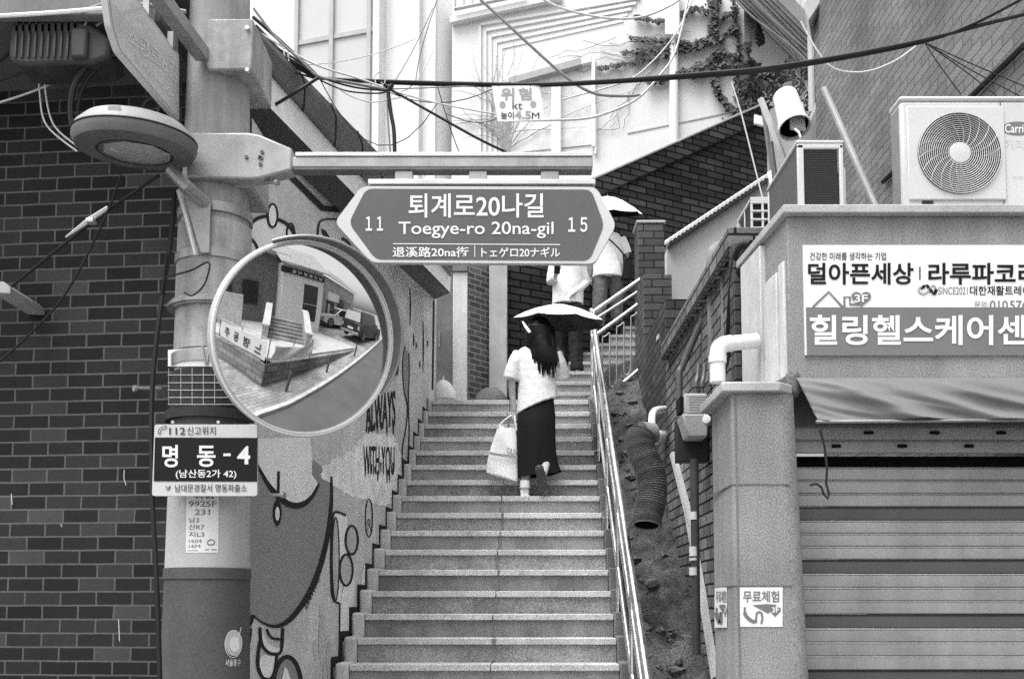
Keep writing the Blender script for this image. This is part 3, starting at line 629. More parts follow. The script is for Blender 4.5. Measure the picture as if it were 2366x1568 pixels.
a = MB(); q = [P(u, v, 4.80) for u, v in ((1895, 992), (1905, 1030), (1911, 1080), (1909, 1118), (1916, 1140), (1913, 1152), (1903, 1140), (1898, 1125), (1886, 1117), (1872, 1120))]
a.tube(q, .006, 6); part("pull_cord", a, M("cable"), aws)
Ysh = 5.16; 
x0s, x1s = 1.40, 3.35
rs = thing("roller_shutter", "closed metal roller shutter with pale and dark slats under the awning", "shutter", (2.3, Ysh, 0))
SHP = onpl((0, Ysh, 0), (0, -1, 0))
edges = [984, 985, 1016, 1046, 1078, 1108, 1139, 1169, 1201, 1231, 1261, 1291, 1324, 1356, 1387, 1417, 1450, 1482, 1514, 1546, 1578, 1610, 1642, 1674, 1706, 1738, 1770, 1802, 1834, 1866, 1898, 1930, 1960]
part("housing", MB().box(x0s - .02, x1s, Ysh - .004, Ysh + .2, SHP(1900, 986).z, P(1900, 884, 5.1).z), M("shutter_dark"), rs)
dark = {3: "void", 7: "shutter_dark", 11: "shutter_dark", 15: "shutter_dark", 19: "shutter_dark", 23: "shutter_dark"}
for k in range(len(edges) - 1):
    z1, z0 = SHP(1900, edges[k]).z, SHP(1900, edges[k + 1]).z
    if z1 < .04: break
    z0 = max(.0, z0); h = z1 - z0
    if k == 3:
        a = MB().box(x0s, x1s, Ysh + .12, Ysh + .13, z0, z1); part("gap", a, M("void"), rs); continue
    dep = .012 if k in dark else 0
    prof = [(0, 0.0), (-.004, h * .06), (-.006, h * .4), (-.006, h * .80), (-.001, h * .84), (-.005, h * .9), (0, h - .002), (.02, h - .002), (.02, 0)]
    a = MB().prism([(x0s, Ysh + dep + p, z0 + q) for p, q in prof], (x1s - x0s, 0, 0))
    sl_ = part("slat", a, M(dark.get(k, "shutter")), rs, smooth=25)
    if k in (1, 2):
        a = MB()
        us = (2005, 2157, 2310) if k == 1 else (1930, 2082, 2236)
        for u in us:
            p = SHP(u, (edges[k] + edges[k + 1]) / 2 - 0)
            a.tube([p + V((-.022, -.016, 0)), p + V((.022, -.016, 0))], .009, 8)
        parts("slot", a, M("void"), sl_)
# ================================================================ granite-chip column with cap
cl = thing("concrete_column", "stout speckled concrete gate column with two stickers beside the shutter", "column", (1.25, 5.1, 0))
cx0, cx1 = P(1690, 1000, 4.9).x, P(1846, 1000, 4.9).x; ztc = P(1720, 908, 4.9).z
a = MB(); rings = []
for z in (0, .8, 1.6, ztc):
    t = z / ztc; x1 = cx1 + .085 * (1 - t)
    arc = [(x1 - .10 + .10 * math.sin(w), 5.0 - .10 * math.cos(w) + 0) for w in [R(15 * k) for k in range(7)]]
    rings.append([V((cx0, 4.9, z))] + [V((p[0], p[1] - .0, z)) for p in arc] + [V((x1, 5.42, z)), V((cx0 + .01, 5.42, z))])
a.loft(rings); part("shaft", a, M("concrete_grain"), cl, smooth=30)
a = MB()
for v in (1118, 1352):
    z = P(1760, v, 4.9).z; a.box(cx0 - .002, cx1 - .05, 4.897, 4.905, z - .003, z + .003); a.box(cx0 - .003, cx0 + .003, 4.9, 5.42, z - .003, z + .003)
part("joint", a, M("concrete_dark"), cl)
a = MB(); a.box(cx0 + .018, cx0 + .026, 4.8965, 4.91, 0, ztc); part("edge_joint", a, M("concrete_dark"), cl)
a = MB().prism([(cx0 - .05, 4.86, ztc), (cx1 - .10, 4.86, ztc), (cx1 - .02, 4.93, ztc), (cx1 - .02, 5.45, ztc), (cx0 - .05, 5.45, ztc)], (0, 0, .05)); part("cap", a, M("concrete"), cl, .008)
a = MB(); a.box(1.40, 1.47, 4.98, 5.2, ztc + .0, ztc + .14); part("rubble_end", a, M("rubble"), cl, .03)
CF = onpl((0, 4.9, 0), (0, -1, 0))
def poster(pl_, u0, v0, u1, v1, lab, full=True):
    bl_, br_, tr_, tl_ = pl_(u0, v1), pl_(u1, v1), pl_(u1, v0), pl_(u0, v0)
    n_ = (br_ - bl_).cross(tl_ - bl_).normalized()
    t = thing("sticker", lab, "sticker", bl_)
    part("paper", MB().prism([bl_, br_, tr_, tl_], n_ * .0025), M("white_print"), t)
    a = MB(); b = MB(); w = u1 - u0; h = v1 - v0
    X = lambda f: u0 + w * f
    Yv = lambda f: v0 + h * f
    text(a, "무료체험", X(.08), Yv(.08), X(.92), Yv(.38), pl_, .02, .004)
    stroke(a, spl([(X(.12), Yv(.50)), (X(.13), Yv(.68)), (X(.24), Yv(.82)), (X(.36), Yv(.88))], 5), [h * .05] * 4 + [h * .09] * 12, pl_, .0045)
    sheet(b, [(X(.3), Yv(.45)), (X(.62), Yv(.42)), (X(.86), Yv(.44)), (X(.80), Yv(.56)), (X(.66), Yv(.66))], pl_, .004)
    hp = [(X(.83) + w * .011 * 16 * math.sin(q) ** 3 * .75, Yv(.6) - h * .0095 * (13 * math.cos(q) - 5 * math.cos(2 * q) - 2 * math.cos(3 * q) - math.cos(4 * q))) for q in [2 * math.pi * k / 30 for k in range(30)]]
    sheet(b, hp, pl_, .0042); c = MB(); text(c, "3F", X(.75), Yv(.5), X(.92), Yv(.64), pl_, .02, .0055)
    stroke(a, spl([(X(.38), Yv(.9)), (X(.40), Yv(.66)), (X(.50), Yv(.64)), (X(.53), Yv(.78)), (X(.50), Yv(.92))], 5), h * .05, pl_, .0045)
    part("lettering", a, M("mid_print"), t, recalc=False); part("artwork", b, M("mid_print"), t, recalc=False); part("lettering", c, M("white_print"), t, recalc=False)
poster(CF, 1709, 1356, 1808, 1447, "white paper sticker with a heart and phone drawing on the front of the column")
CS = onpl((cx0, 5.0, 0), (-1, 0, 0))
poster(CS, 1652, 1356, 1680, 1449, "narrow-looking white paper sticker on the stair-facing side of the column")
# ================================================================ air conditioners on the shop roof
ZR = zt0 + .046
ac = thing("air_conditioner", "large white outdoor unit with a round fan grille above the shop banner", "air conditioner", (2.4, 5.2, ZR))
y0 = 5.1; A0, A1 = P(2088, 486, y0), P(2088, 234, y0); ax0 = A0.x; ax1 = ax0 + .80; az1 = A1.z; dpt = .15
a = MB().box(ax0, ax1, y0, y0 + dpt, ZR + .03, az1); part("casing", a, M("ac_white"), ac, .014)
a = MB().box(ax0 - .006, ax1 + .006, y0 - .006, y0 + dpt + .006, az1 + .001, az1 + .028); part("lid", a, M("ac_white"), ac, .012)
a = MB().box(ax0 - .003, ax0 - .0005, y0 + .03, y0 + dpt - .02, ZR + .05, az1 - .02); part("side_grille", a, M("duct"), ac)
AF = onpl((0, y0, 0), (0, -1, 0)); fc = AF(2214, 357); fr = abs(AF(2310, 357).x - fc.x) 
bq = MB().obox(V((fc.x - fr - .05, y0 - .012, fc.z - fr - .03)), (fr * 2 + .075, 0, 0), (0, .0115, 0), (0, 0, fr * 2 + .07)); part("front_plate", bq, M("ac_white"), ac, .02)
a = MB().lathe([(fr, 0), (fr, .002)], (fc.x, y0 - .016, fc.z), (0, 1, 0), 48); part("fan_opening", a, M("grille_dark"), ac)
a = MB()
for k in range(15): a.torus((fc.x, y0 - .022, fc.z), (0, 1, 0), fr * (.29 + .05 * k), .0022, 48, 5)
for k in range(20):
    t = 2 * math.pi * k / 20; p = []
    for j in range(6):
        rr_ = fr * (.25 + .75 * j / 5); tt = t + .45 * (j / 5) ** 1.3; p.append((fc.x + rr_ * math.cos(tt), y0 - .024, fc.z + rr_ * math.sin(tt)))
    a.tube(p, .0009, 4)
part("fan_grille", a, M("galv_light"), ac)
a = MB().lathe([(fr * .27, 0), (fr * .25, .010), (.001, .014)], (fc.x, y0 - .016, fc.z), (0, -1, 0), 28); part("fan_hub", a, M("ac_white"), ac)
for u, v in ((2130, 288), (2308, 448), (2130, 448)): pass
a = MB(); q = AF(2143, 468); a.box(q.x - .03, q.x + .03, y0 - .003, y0 + .003, q.z - .008, q.z + .008); part("vent_slot", a, M("grille_dark"), ac)
a = MB(); 
for u in (2313,): 
    q = AF(u, 300); a.box(q.x - .002, q.x + .002, y0 - .002, y0 + .001, ZR + .04, az1)
part("panel_seam", a, M("ac_dark"), ac)
a = MB(); c_ = MB(); cc = AF(2352, 297); el_ = [(2352 + 38 * math.cos(2 * math.pi * k / 32), 297 + 16 * math.sin(2 * math.pi * k / 32)) for k in range(32)]; sheet(a, el_, AF, .0015); text(c_, "Carrier", 2322, 287, 2384, 307, AF, .015, .003)
part("badge", a, M("mid_print"), ac, recalc=False); part("badge_lettering", c_, M("white_print"), ac, recalc=False)
a = MB(); text(a, "캐리어", 2322, 322, 2390, 345, AF, .005, .0015); text(a, "Inverter", 2340, 402, 2385, 414, AF, 0, .0015); part("lettering", a, M("light_print"), ac, recalc=False)
for k in range(2):
    a = MB().box(ax0 + .08 + .52 * k, ax0 + .16 + .52 * k, y0 + .02, y0 + dpt - .02, ZR, ZR + .029); part("foot", a, M("dark_steel"), ac)
# side-on unit with dark fins
a2 = thing("air_conditioner", "narrow white outdoor unit seen end-on with a black finned side, beside the large unit", "air conditioner", (1.5, 5.2, ZR))
y2 = 5.12; L0, L1 = P(1845, 484, y2), P(1948, 333, y2); w2 = L1.x - L0.x; zt2 = L1.z; dp2 = .62
a = MB(); a.box(L0.x, L0.x + .035, y2, y2 + .02, ZR, zt2); a.box(L1.x - .022, L1.x, y2, y2 + .02, ZR, zt2); a.box(L0.x, L1.x, y2, y2 + .02, zt2 - .025, zt2 + .004)
a.box(L0.x - .004, L1.x + .004, y2 - .002, y2 + dp2, zt2 + .0045, zt2 + .022); a.box(L0.x, L0.x + .02, y2 + dp2 - .02, y2 + dp2, ZR, zt2); part("frame", a, M("ac_white"), a2, .006)
a = MB(); a.box(L0.x + .036, L1.x - .03, y2 + .012, y2 + .03, ZR, zt2 - .026); part("fin_block", a, M("grille_dark"), a2)
a = MB()
for k in range(40): z = ZR + (zt2 - ZR) * k / 40; a.box(L0.x + .036, L1.x - .03, y2 + .009, y2 + .0115, z, z + .0012)
part("fin", a, M("ac_dark"), a2)
a = MB(); a.box(L0.x + .006, L0.x + .012, y2 + .03, y2 + dp2 - .02, ZR, zt2); part("side_mesh", a, M("ac_dark"), a2)
a = MB(); a.box(L1.x + .001, L1.x + .03, y2 + .05, y2 + .4, ZR, zt2 - .10); part("valve_cover", a, M("ac_white"), a2, .012)
# small louvred unit at the roof corner
a3 = thing("air_conditioner", "small white condenser with an open square grid front behind the shop roof corner", "air conditioner", (1.62, 6.3, ZR - .4))
y3 = 6.2; G0, G1 = P(1737, 600, y3), P(1808, 455, y3)
a = MB(); a.box(G0.x, G1.x + .15, y3, y3 + .02, G1.z - .03, G1.z)
for k in range(4): a.box(G0.x + .07 * k - (.0 if k else 0), G0.x + .07 * k + .014, y3 + .001, y3 + .019, G0.z - .3, G1.z - .001)
for k in range(9): z = G1.z - .03 - .055 * k; a.box(G0.x, G1.x + .15, y3 - .001, y3 + .018, z - .012, z)
part("grid_front", a, M("ac_white"), a3, .003)
a = MB().box(G0.x + .012, G1.x + .14, y3 + .03, y3 + .34, G0.z - .3, G1.z - .035); part("coil", a, M("grille_dark"), a3)
a = MB(); a.box(G0.x, G1.x + .15, y3 + .02, y3 + .40, G1.z - .02, G1.z); a.box(G0.x, G0.x + .01, y3 + .36, y3 + .40, G0.z - .3, G1.z - .02); a.box(G0.x, G0.x + .01, y3 + .18, y3 + .19, G0.z - .3, G1.z - .02)
part("casing", a, M("ac_white"), a3, .003)
a = MB(); a.box(1.55, 2.0, 6.15, 6.65, 3.2, G0.z - .302); part("bracket", a, M("dark_steel"), a3)
# ================================================================ pipes, ducts and meters on the right wall
def pipe(name, pts, r, m, label, cat, n=10, group=None, smooth=True):
    return solo(name, MB().tube(spl([tuple(p) for p in pts], 6) if smooth else pts, r, n), M(m), label, cat, group)
pv = thing("white_drain_pipe", "thick white plastic drain pipe bending from the column cap into the shop side", "pipe", (1.2, 5.55, 2.7))
yp = 5.3
q = [P(1658, 883, yp), P(1658, 826, yp)]; e = spl([tuple(P(*w)) for w in ((1658, 826, yp), (1661, 806, yp), (1672, 796, yp + .01), (1690, 793, yp + .02))], 6)
a = MB().tube(q, .042, 16); part("pipe", a, M("pvc"), pv)
a = MB().tube(e, .045, 16); part("elbow", a, M("pvc"), pv)
a = MB().tube([e[-1], P(1748, 787, yp + .06)], .042, 16); part("pipe", a, M("pvc"), pv)
a = MB().tube([P(1658, 838, yp), P(1658, 822, yp)], .049, 16); part("collar", a, M("pvc"), pv)
pvc_x = 1.30
v2 = thing("white_vent_pipe", "white plastic pipe stub with elbow coming out of the stepped brick wall", "pipe", (1.3, 7.5, 2))
a = MB().tube([PX(1532, 1010, 1.38), PX(1497, 1008, 1.10)], .062, 16); part("pipe", a, M("pvc"), v2)
e = spl([tuple(PX(1535, 945, 1.38)), tuple(PX(1515, 948, 1.27)), tuple(PX(1507, 960, 1.22)), tuple(PX(1506, 985, 1.2))], 6); a = MB().tube(e, .032, 12); part("elbow", a, M("pvc"), v2)
# corrugated hose
dpth = P(1500, 1008, 7.95)
cps = [(1484, 1003), (1478, 1018), (1482, 1040), (1493, 1066), (1503, 1095), (1508, 1125), (1504, 1160), (1496, 1190), (1494, 1212)]
Yd = lambda k: 7.6 - .02 * k
pts = spl([tuple(P(u, v, Yd(k))) for k, (u, v) in enumerate(cps)], 16)
dh = thing("flexible_duct", "dark corrugated flexible duct hanging open-mouthed from the white vent pipe", "duct", pts[-1])
rad = [.098 + .007 * math.sin(k * math.pi / 1.5) for k in range(len(pts))]
fine = spl(pts, 3); rad = [.103 + .012 * math.sin(k * .8) for k in range(len(fine))]
part("hose", MB().tube(fine, rad, 20, False), M("duct"), dh, smooth=60, recalc=False)
part("hose_lining", MB().tube(fine[-40:], .088, 16, False), M("void"), dh, recalc=False)
part("mouth_ring", MB().torus(fine[-1], V(fine[-1]) - V(fine[-4]), .099, .009, 28, 6), M("duct"), dh)
part("sleeve", MB().tube([P(1484, 1003, 7.62), P(1512, 1000, 7.66)], [.1, .08], 18), M("duct"), dh)
part("strap", MB().tube([P(1508, 1108, 7.50), P(1534, 1110, 7.60), P(1538, 1150, 7.62)], .012, 6), M("dark_steel"), dh)
# gas meter
gy = 6.75; gm = thing("gas_meter", "grey gas meter with a ribbed hood fixed to the brick wall beside the column", "meter", P(1600, 1010, gy))
def bxp(u0, v0, u1, v1, y, d):
    a_, b_ = P(u0, v1, y), P(u1, v0, y); return MB().box(a_.x, b_.x, y, y + d, a_.z, b_.z)
a = MB(); b0_, b1_ = P(1582, 955, gy), P(1634, 908, gy); a.box(b0_.x, b1_.x, gy, gy + .22, b0_.z, b1_.z); part("hood", a, M("concrete"), gm, .01)
a = MB()
for k in range(7): a.box(b0_.x + .03, b1_.x - .005, gy - .006, gy - .0005, b0_.z + .008 + .018 * k, b0_.z + .016 + .018 * k)
part("louvre", a, M("wrap_light"), gm)
part("window", MB().box(b0_.x - .025, b0_.x - .001, gy + .03, gy + .19, b0_.z + .02, b1_.z - .015), M("void"), gm)
a = MB().loft([[V((b0_.x - .02, gy - .02, b0_.z - .005)), V((b1_.x, gy - .02, b0_.z - .005)), V((b1_.x, gy + .22, b0_.z - .005)), V((b0_.x - .02, gy + .22, b0_.z - .005))],
               [V((b0_.x + .02, gy + .0, b0_.z - .16)), V((b1_.x, gy + .0, b0_.z - .16)), V((b1_.x, gy + .2, b0_.z - .16)), V((b0_.x + .02, gy + .2, b0_.z - .16))]]); part("body", a, M("concrete"), gm, .012)
part("dial", MB().lathe([(.03, 0), (.03, .012), (.024, .014)], P(1632, 968, gy - .01), (-.3, -1, 0), 20), M("pvc"), gm)
part("back_box", bxp(1564, 968, 1636, 1066, gy + .225, .1), M("dark_print"), gm, .008)
a = MB(); 
for u in (1608, 1622): a.tube(spl([tuple(P(u, 910, gy + .08)), tuple(P(u, 885, gy + .08)), tuple(P(u + 4, 868, gy + .1)), tuple(P(u + 6, 840, gy + .12))], 5), .016, 8); a.lathe([(.028, -.012), (.028, .012)], P(u, 890, gy + .08), (0, 0, 1), 8)
part("union", a, M("dark_steel"), gm)
dp = thing("black_downpipe", "black downpipe wrapped with pale tape bands, running down to the earth bank", "pipe", P(1607, 1500, gy))
part("pipe", MB().tube([P(1604, 1060, gy + .1), P(1607, 1300, gy + .1), P(1609, 1512, gy + .1)], .03, 10), M("pvc_dark"), dp)
a = MB()
for v0, v1 in ((1182, 1200), (1262, 1284), (1288, 1294), (1310, 1328)): a.tube([P(1603, v0, gy + .1), P(1603.5, v1, gy + .1)], .0325, 10)
parts("tape_band", a, M("cable_light"), dp)
Yw = 6.0
pipe("gas_pipe", [P(1652, 890, 6.9), P(1650, 700, 6.9), P(1648, 600, 6.9), P(1654, 578, 6.92), P(1668, 572, 6.95)], .05, "cable_grey", "thick grey riser pipe with a rounded top, leftmost of the risers beside the shop", "pipe")
pipe("gas_pipe", [P(1676, 840, 6.5), P(1674, 640, 6.5), P(1672, 566, 6.5), P(1676, 556, 6.52), P(1700, 566, 6.5), P(1712, 566, 6.45)], .028, "cable_grey", "thin grey riser pipe with a knuckle elbow at its top, right of the thick riser", "pipe")
pipe("gas_pipe", [P(1630, 880, 7.2), P(1628, 760, 7.2), P(1627, 738, 7.2), P(1622, 742, 7.2), P(1600, 790, 7.25), P(1577, 846, 7.3), P(1570, 862, 7.3), P(1570, 930, 7.3), P(1574, 1060, 7.3)], .026, "dark_steel", "dark pipe descending along the brick wall like a slanted handrail", "pipe")
pipe("black_hose", [P(1735, 564, 5.75), P(1716, 566, 5.8), P(1703, 586, 5.85), P(1694, 640, 5.95), P(1688, 720, 6.1), P(1682, 800, 6.3), P(1676, 868, 6.5)], .024, "cable", "black insulated hose looping off the shop roof, left of its twin", "hose", group="hoses from the shop roof")
pipe("black_hose", [P(1742, 570, 5.75), P(1724, 574, 5.8), P(1713, 598, 5.83), P(1705, 650, 5.9), P(1699, 720, 6.05), P(1690, 800, 6.25), P(1684, 868, 6.45)], .024, "cable", "black insulated hose looping off the shop roof, right of its twin", "hose", group="hoses from the shop roof")
solo("kerb_strip", MB().tube([PX(1556, 1050, 1.38), PX(1590, 1180, 1.38), PX(1622, 1360, 1.38), PX(1655, 1568, 1.38)], .035, 6), M("concrete"), "pale cement kerb sloping down at the foot of the brick retaining wall", "kerb")
# ================================================================ handrail of the long flight
hr = thing("handrail", "shiny stainless steel handrail along the long flight beside the earth bank", "handrail", (.86, 8, 0))
def rl(y, h): return V((XR(y) + .05, y, 1.11 + .74 * (y - 7.46) + h))
a = MB().tube([rl(11.35, .98), rl(5.75, .98)], .03, 14); part("top_rail", a, M("steel"), hr)
a = MB().tube([rl(11.30, .72), rl(5.75, .72)], .024, 12); part("lower_rail", a, M("steel"), hr)
a = MB().tube([rl(11.30, .28), rl(5.75, .28)], .022, 12); part("lower_rail", a, M("steel"), hr)
for k in range(6):
    y = 5.95 + 1.06 * k; a = MB().tube([rl(y, -.1), rl(y, .96)], .021, 12); part("post", a, M("steel"), hr)
    a = MB().lathe([(.05, 0), (.05, .012), (.024, .02)], rl(y, .0), (0, 0, 1), 14); part("base_flange", a, M("steel"), hr)
# upper balustrade
ub = thing("balustrade", "steel balustrade with looped bars rising to the brick pier above the landing", "railing", P(1370, 900, 11.1))
yb_ = 10.95
def seg(u0, v0, u1, v1, r, m, nm): part(nm, MB().tube([P(u0, v0, yb_), P(u1, v1, yb_)], r, 10), M(m), ub)
seg(1370, 721, 1478, 646, .021, "steel", "top_rail"); seg(1373, 738, 1476, 672, .014, "galv_light", "top_rail"); seg(1377, 774, 1478, 700, .021, "steel", "middle_rail"); seg(1394, 921, 1482, 849, .02, "steel", "bottom_rail")
seg(1372, 715, 1374, 930, .02, "steel", "post")
for k in range(3):
    u = 1392 + 33 * k; t = lambda uu: 774 - (uu - 1377) * .733
    bt = lambda uu: 921 - (uu - 1394) * .818
    p = [P(u, t(u) + 60 - 0, yb_)] 
    loop = [(u, bt(u) - 12 if k else bt(u) - 4), (u, t(u) + 26), (u + 3, t(u) + 16), (u + 9, t(u) + 12), (u + 15, t(u + 15) + 18), (u + 17, t(u + 17) + 30), (u + 17, bt(u + 17) - 30), (u + 20, bt(u + 20) - 14), (u + 26, bt(u + 26) - 10), (u + 31, bt(u + 31) - 14), (u + 33, bt(u + 33) - 26)]
    part("looped_bar", MB().tube(spl([tuple(P(a_, b_, yb_)) for a_, b_ in loop], 5), .0085, 8), M("galv"), ub)
# ================================================================ pale buildings behind
wb_ = thing("white_building", "white modern building with a panelled window wall behind the house eaves", "building", (-3, 18, 3))
yc = 18.0; dv = V((-math.cos(R(17)), math.sin(R(17)), 0)); cpt = V((P(1010, 100, yc).x, yc, 0)); CW = onpl(cpt, V((-dv.y, dv.x, 0)) if V((-dv.y, dv.x, 0)).y < 0 else V((dv.y, -dv.x, 0)))
nrm = V((dv.y, -dv.x, 0)); nrm = nrm if nrm.y < 0 else -nrm
def cw(u, v, o=0.0):
    d = ray(u, v); return CAM + d * ((cpt + nrm * o - CAM).dot(nrm) / d.dot(nrm))
def wbox(mb, u0, u1, z0, z1, o0, o1):
    a_, b_ = cw(u0, 200), cw(u1, 200); a_ = V((a_.x, a_.y, z0)); b_ = V((b_.x, b_.y, z0))
    return mb.obox(a_ + nrm * o0, b_ - a_, nrm * (o1 - o0), (0, 0, z1 - z0))
a = MB(); wbox(a, 200, 1010, 3, 17, -6, 0); part("wall", a, M("white_wall"), wb_)
a = MB(); wbox(a, 690, 880, 7.9, 17, .003, .05); part("curtain_wall", a, M("curtain_panel"), wb_)
a = MB()
for u in (684, 765, 852): 
    wbox(a, u, u + 9, 7.9, 17, .052, .12)
for z in (9.0, 12.5, 15.2): wbox(a, 690, 880, z, z + .09, .052, .09)
part("mullion", a, M("wrap_light"), wb_)
a = MB(); wbox(a, 876, 890, 3, 17, .003, .3); wbox(a, 955, 975, 3, 17, .003, .16); wbox(a, 995, 1010, 3, 17, .003, .10); part("pilaster", a, M("mullion"), wb_)
a = MB(); wbox(a, 770, 872, 5.0, 9.3, .004, .02); part("window", a, M("glass_dark"), wb_)
a = MB(); wbox(a, 765, 880, 8.75, 9.4, .03, .5); part("canopy", a, M("concrete_dark"), wb_)
a = MB(); wbox(a, 815, 826, 5.0, 8.7, .03, .12); part("window_post", a, M("concrete_light"), wb_)
# right flank of its projecting bay
a = MB(); e0 = cw(1010, 200); a.prism([(e0.x, e0.y, 3), (e0.x + .34, e0.y + .5, 3), (e0.x + .2, e0.y + 3, 3), (e0.x - .5, e0.y + 3, 3)], (0, 0, 14)); part("bay_side", a, M("white_wall"), wb_)
a = MB(); a.box(e0.x + .36, e0.x + .55, e0.y + .9, e0.y + 1.0, 5, 10.4); part("dark_slot", a, M("void"), wb_)
# cream building with mouldings
cb = thing("cream_building", "cream rendered building with stepped mouldings and a recessed doorway behind the sign", "building", (2, 18.5, 3))
corner = V((P(1722, 200, 16.0).x, 16.0, 0)); lv = V((-math.cos(R(16)), math.sin(R(16)), 0)); rv = V((math.cos(R(58)), math.sin(R(58)), 0))
ln = V((-lv.y, lv.x, 0)); ln = ln if ln.y < 0 else -ln; rn = V((rv.y, -rv.x, 0)); 
def cbp(u, v, o=0.0):
    d = ray(u, v); return CAM + d * ((corner + ln * o - CAM).dot(ln) / d.dot(ln))
def crp(u, v, o=0.0):
    d = ray(u, v); return CAM + d * ((corner + rn * o - CAM).dot(rn) / d.dot(rn))
e1 = cbp(1044, 200); e1.z = 0; e2 = corner + rv * 9
zr0 = cbp(1722, -60).z
a = MB().prism([corner + dz * 3, e1 + dz * 3, e1 + V((0, 4, 3)), e2 + V((0, 1, 3)), e2 + dz * 3], (0, 0, zr0 - 3 + .6)); part("wall", a, M("cream_wall"), cb)
def band(mb, pts, w, o):
    for k in range(len(pts) - 1):
        (ua, va), (ub_, vb) = pts[k], pts[k + 1]
        p_, q_ = cbp(ua, va, .002), cbp(ub_, vb, .002)
        if abs(ub_ - ua) > abs(vb - va): mb.obox(p_, q_ - p_, ln * o, dz * w)
        else: mb.obox(p_, q_ - p_, ln * o, (q_ - p_).normalized().cross(ln) * w)
    return mb
a = MB()
for k in range(5):
    u0 = 1113 + 12 * k; v0 = 62 + 13 * k
    band(a, [(u0, v0), (1480 - 10 * k, v0 - 62)], .05, .008 + .007 * (5 - k)); band(a, [(u0, v0), (u0, 360)], .045, .008 + .007 * (5 - k))
part("moulding", a, M("cream_wall"), cb)
a = MB(); band(a, [(1046, 62), (1300, 6)], .10, .14); part("cornice", a, M("cream_wall"), cb)
a = MB(); 
p_, q_, r_, s_ = cbp(1180, 355, .003), cbp(1370, 335, .003), cbp(1370, 150, .003), cbp(1180, 200, .003); a.prism([p_, q_, r_, s_], ln * .02); part("door_panel", a, M("plaster"), cb)
a = MB(); band(a, [(1370, 345), (1370, 145)], .06, .12); band(a, [(1376, 360), (1376, 250)], .03, .10); band(a, [(1278, 360), (1278, 200)], .16, .12); band(a, [(1175, 200), (1370, 152)], .10, .14); part("door_frame", a, M("white_wall"), cb)
a = MB(); band(a, [(1180, 205), (1346, 160)], .12, .16); part("door_hood", a, M("concrete"), cb)
a = MB(); band(a, [(1450, 310), (1720, 255)], .02, .012); part("render_joint", a, M("concrete"), cb)
# raking eaves on the right flank
E0, E1 = crp(1690, -8, .02), crp(1905, 205, .02); F0, F1 = crp(1690, -110, .9), crp(1915, 120, .9)
a = MB().loft([[E0, F0, F0 + dz * .3, E0 + dz * .4], [E1, F1, F1 + dz * .3, E1 + dz * .4]]); part("raking_eave", a, M("concrete"), cb)
a = MB()
for k in range(8):
    t = (k + .5) / 8; p_, q_ = E0.lerp(F0, t), E1.lerp(F1, t); a.tube([p_ - dz * .01, q_ - dz * .01], .025, 6)
part("soffit_batten", a, M("concrete_light"), cb)
# white downpipe
dpw = thing("white_downpipe", "slim white downpipe with a boxy white hopper on the cream wall", "pipe", cbp(1557, 330, .15))
part("pipe", MB().tube([cbp(1557, 345, .1), cbp(1557, 95, .1)], .075, 12), M("white_paint"), dpw)
p_, q_ = cbp(1541, 98, .05), cbp(1574, -20, .05); part("hopper", MB().obox(p_, (cbp(1574, 98, .05) - p_), ln * .25, (0, 0, q_.z - p_.z)), M("white_paint"), dpw, .01)
# roof railing against the sky
rf_ = thing("roof_railing", "thin white bar railing on the roof against the sky at top right", "railing", P(1890, 140, 17))
a = MB(); a.tube([P(1790, 0, 17.0), P(1925, 150, 17.0)], .04, 6); a.tube([P(1800, -70, 17), P(1935, 70, 17)], .03, 6)
part("rail", a, M("wrap_light"), rf_)
for k in range(11):
    t = k / 10; part("bar", MB().tube([P(1795 + 135 * t, 6 + 148 * t, 17), P(1795 + 135 * t, -75 + 148 * t, 17)], .018, 6), M("wrap_light"), rf_)
rg = thing("roof_railing", "row of thin vertical bars on the parapet at top centre, right of the white building", "railing", cbp(1100, 30, .2))
a = MB(); a.tube([cbp(1050, 22, .2), cbp(1215, -12, .2)], .03, 6); part("rail", a, M("concrete"), rg)
for k in range(8): u = 1052 + 20 * k; part("bar", MB().tube([cbp(u, 22 - 4 * k, .2), cbp(u, -40 - 4 * k, .2)], .015, 6), M("concrete"), rg)
# ================================================================ climbing plants
rv_ = random.Random(11)
def vine(name, label, runs, dens, fn, leafsize, stem_r):
    t = thing(name, label, "plant", fn(*runs[0][-1]) )
    sb = MB(); lb = MB()
    for run in runs:
        pts = spl(run, 10); sb.tube([fn(u, v, .03 + .02 * math.sin(k * .7)) for k, (u, v) in enumerate(pts)], [stem_r * (1 - .6 * k / len(pts)) for k in range(len(pts))], 5)
        for k, (u, v) in enumerate(pts):
            tt = k / len(pts); wd = dens[1] * (math.sin(math.pi * min(1, .15 + tt * .85)) ** .6)
            for _ in range(dens[0]):
                if math.sin(k * .9 + len(run) * 2.1) > .75: continue
                c = fn(u + rv_.gauss(0, dens[1] * .5), v + rv_.gauss(0, wd * .36), .03 + rv_.random() * .12)
                r = leafsize * rv_.uniform(.5, 1.2)
                n_ = V((rv_.uniform(-.7, .7), -1, rv_.uniform(-.2, 1.0))).normalized(); x = n_.orthogonal().normalized(); w_ = V((0, 0, -1)) - n_ * n_.dot(V((0, 0, -1))); w_.normalize(); x = w_.cross(n_)
                lb.add([c - w_ * r * .6, c + x * r * .5 - w_ * r * .1, c + x * r * .28 + w_ * r * .5, c + w_ * r * .9 + n_ * r * .15, c - x * r * .28 + w_ * r * .5, c - x * r * .5 - w_ * r * .1], [(0, 1, 2, 3), (0, 3, 4, 5)])
    part("stem", sb, M("bark"), t); part("foliage", lb, M("leaf"), t, recalc=False)
    return t
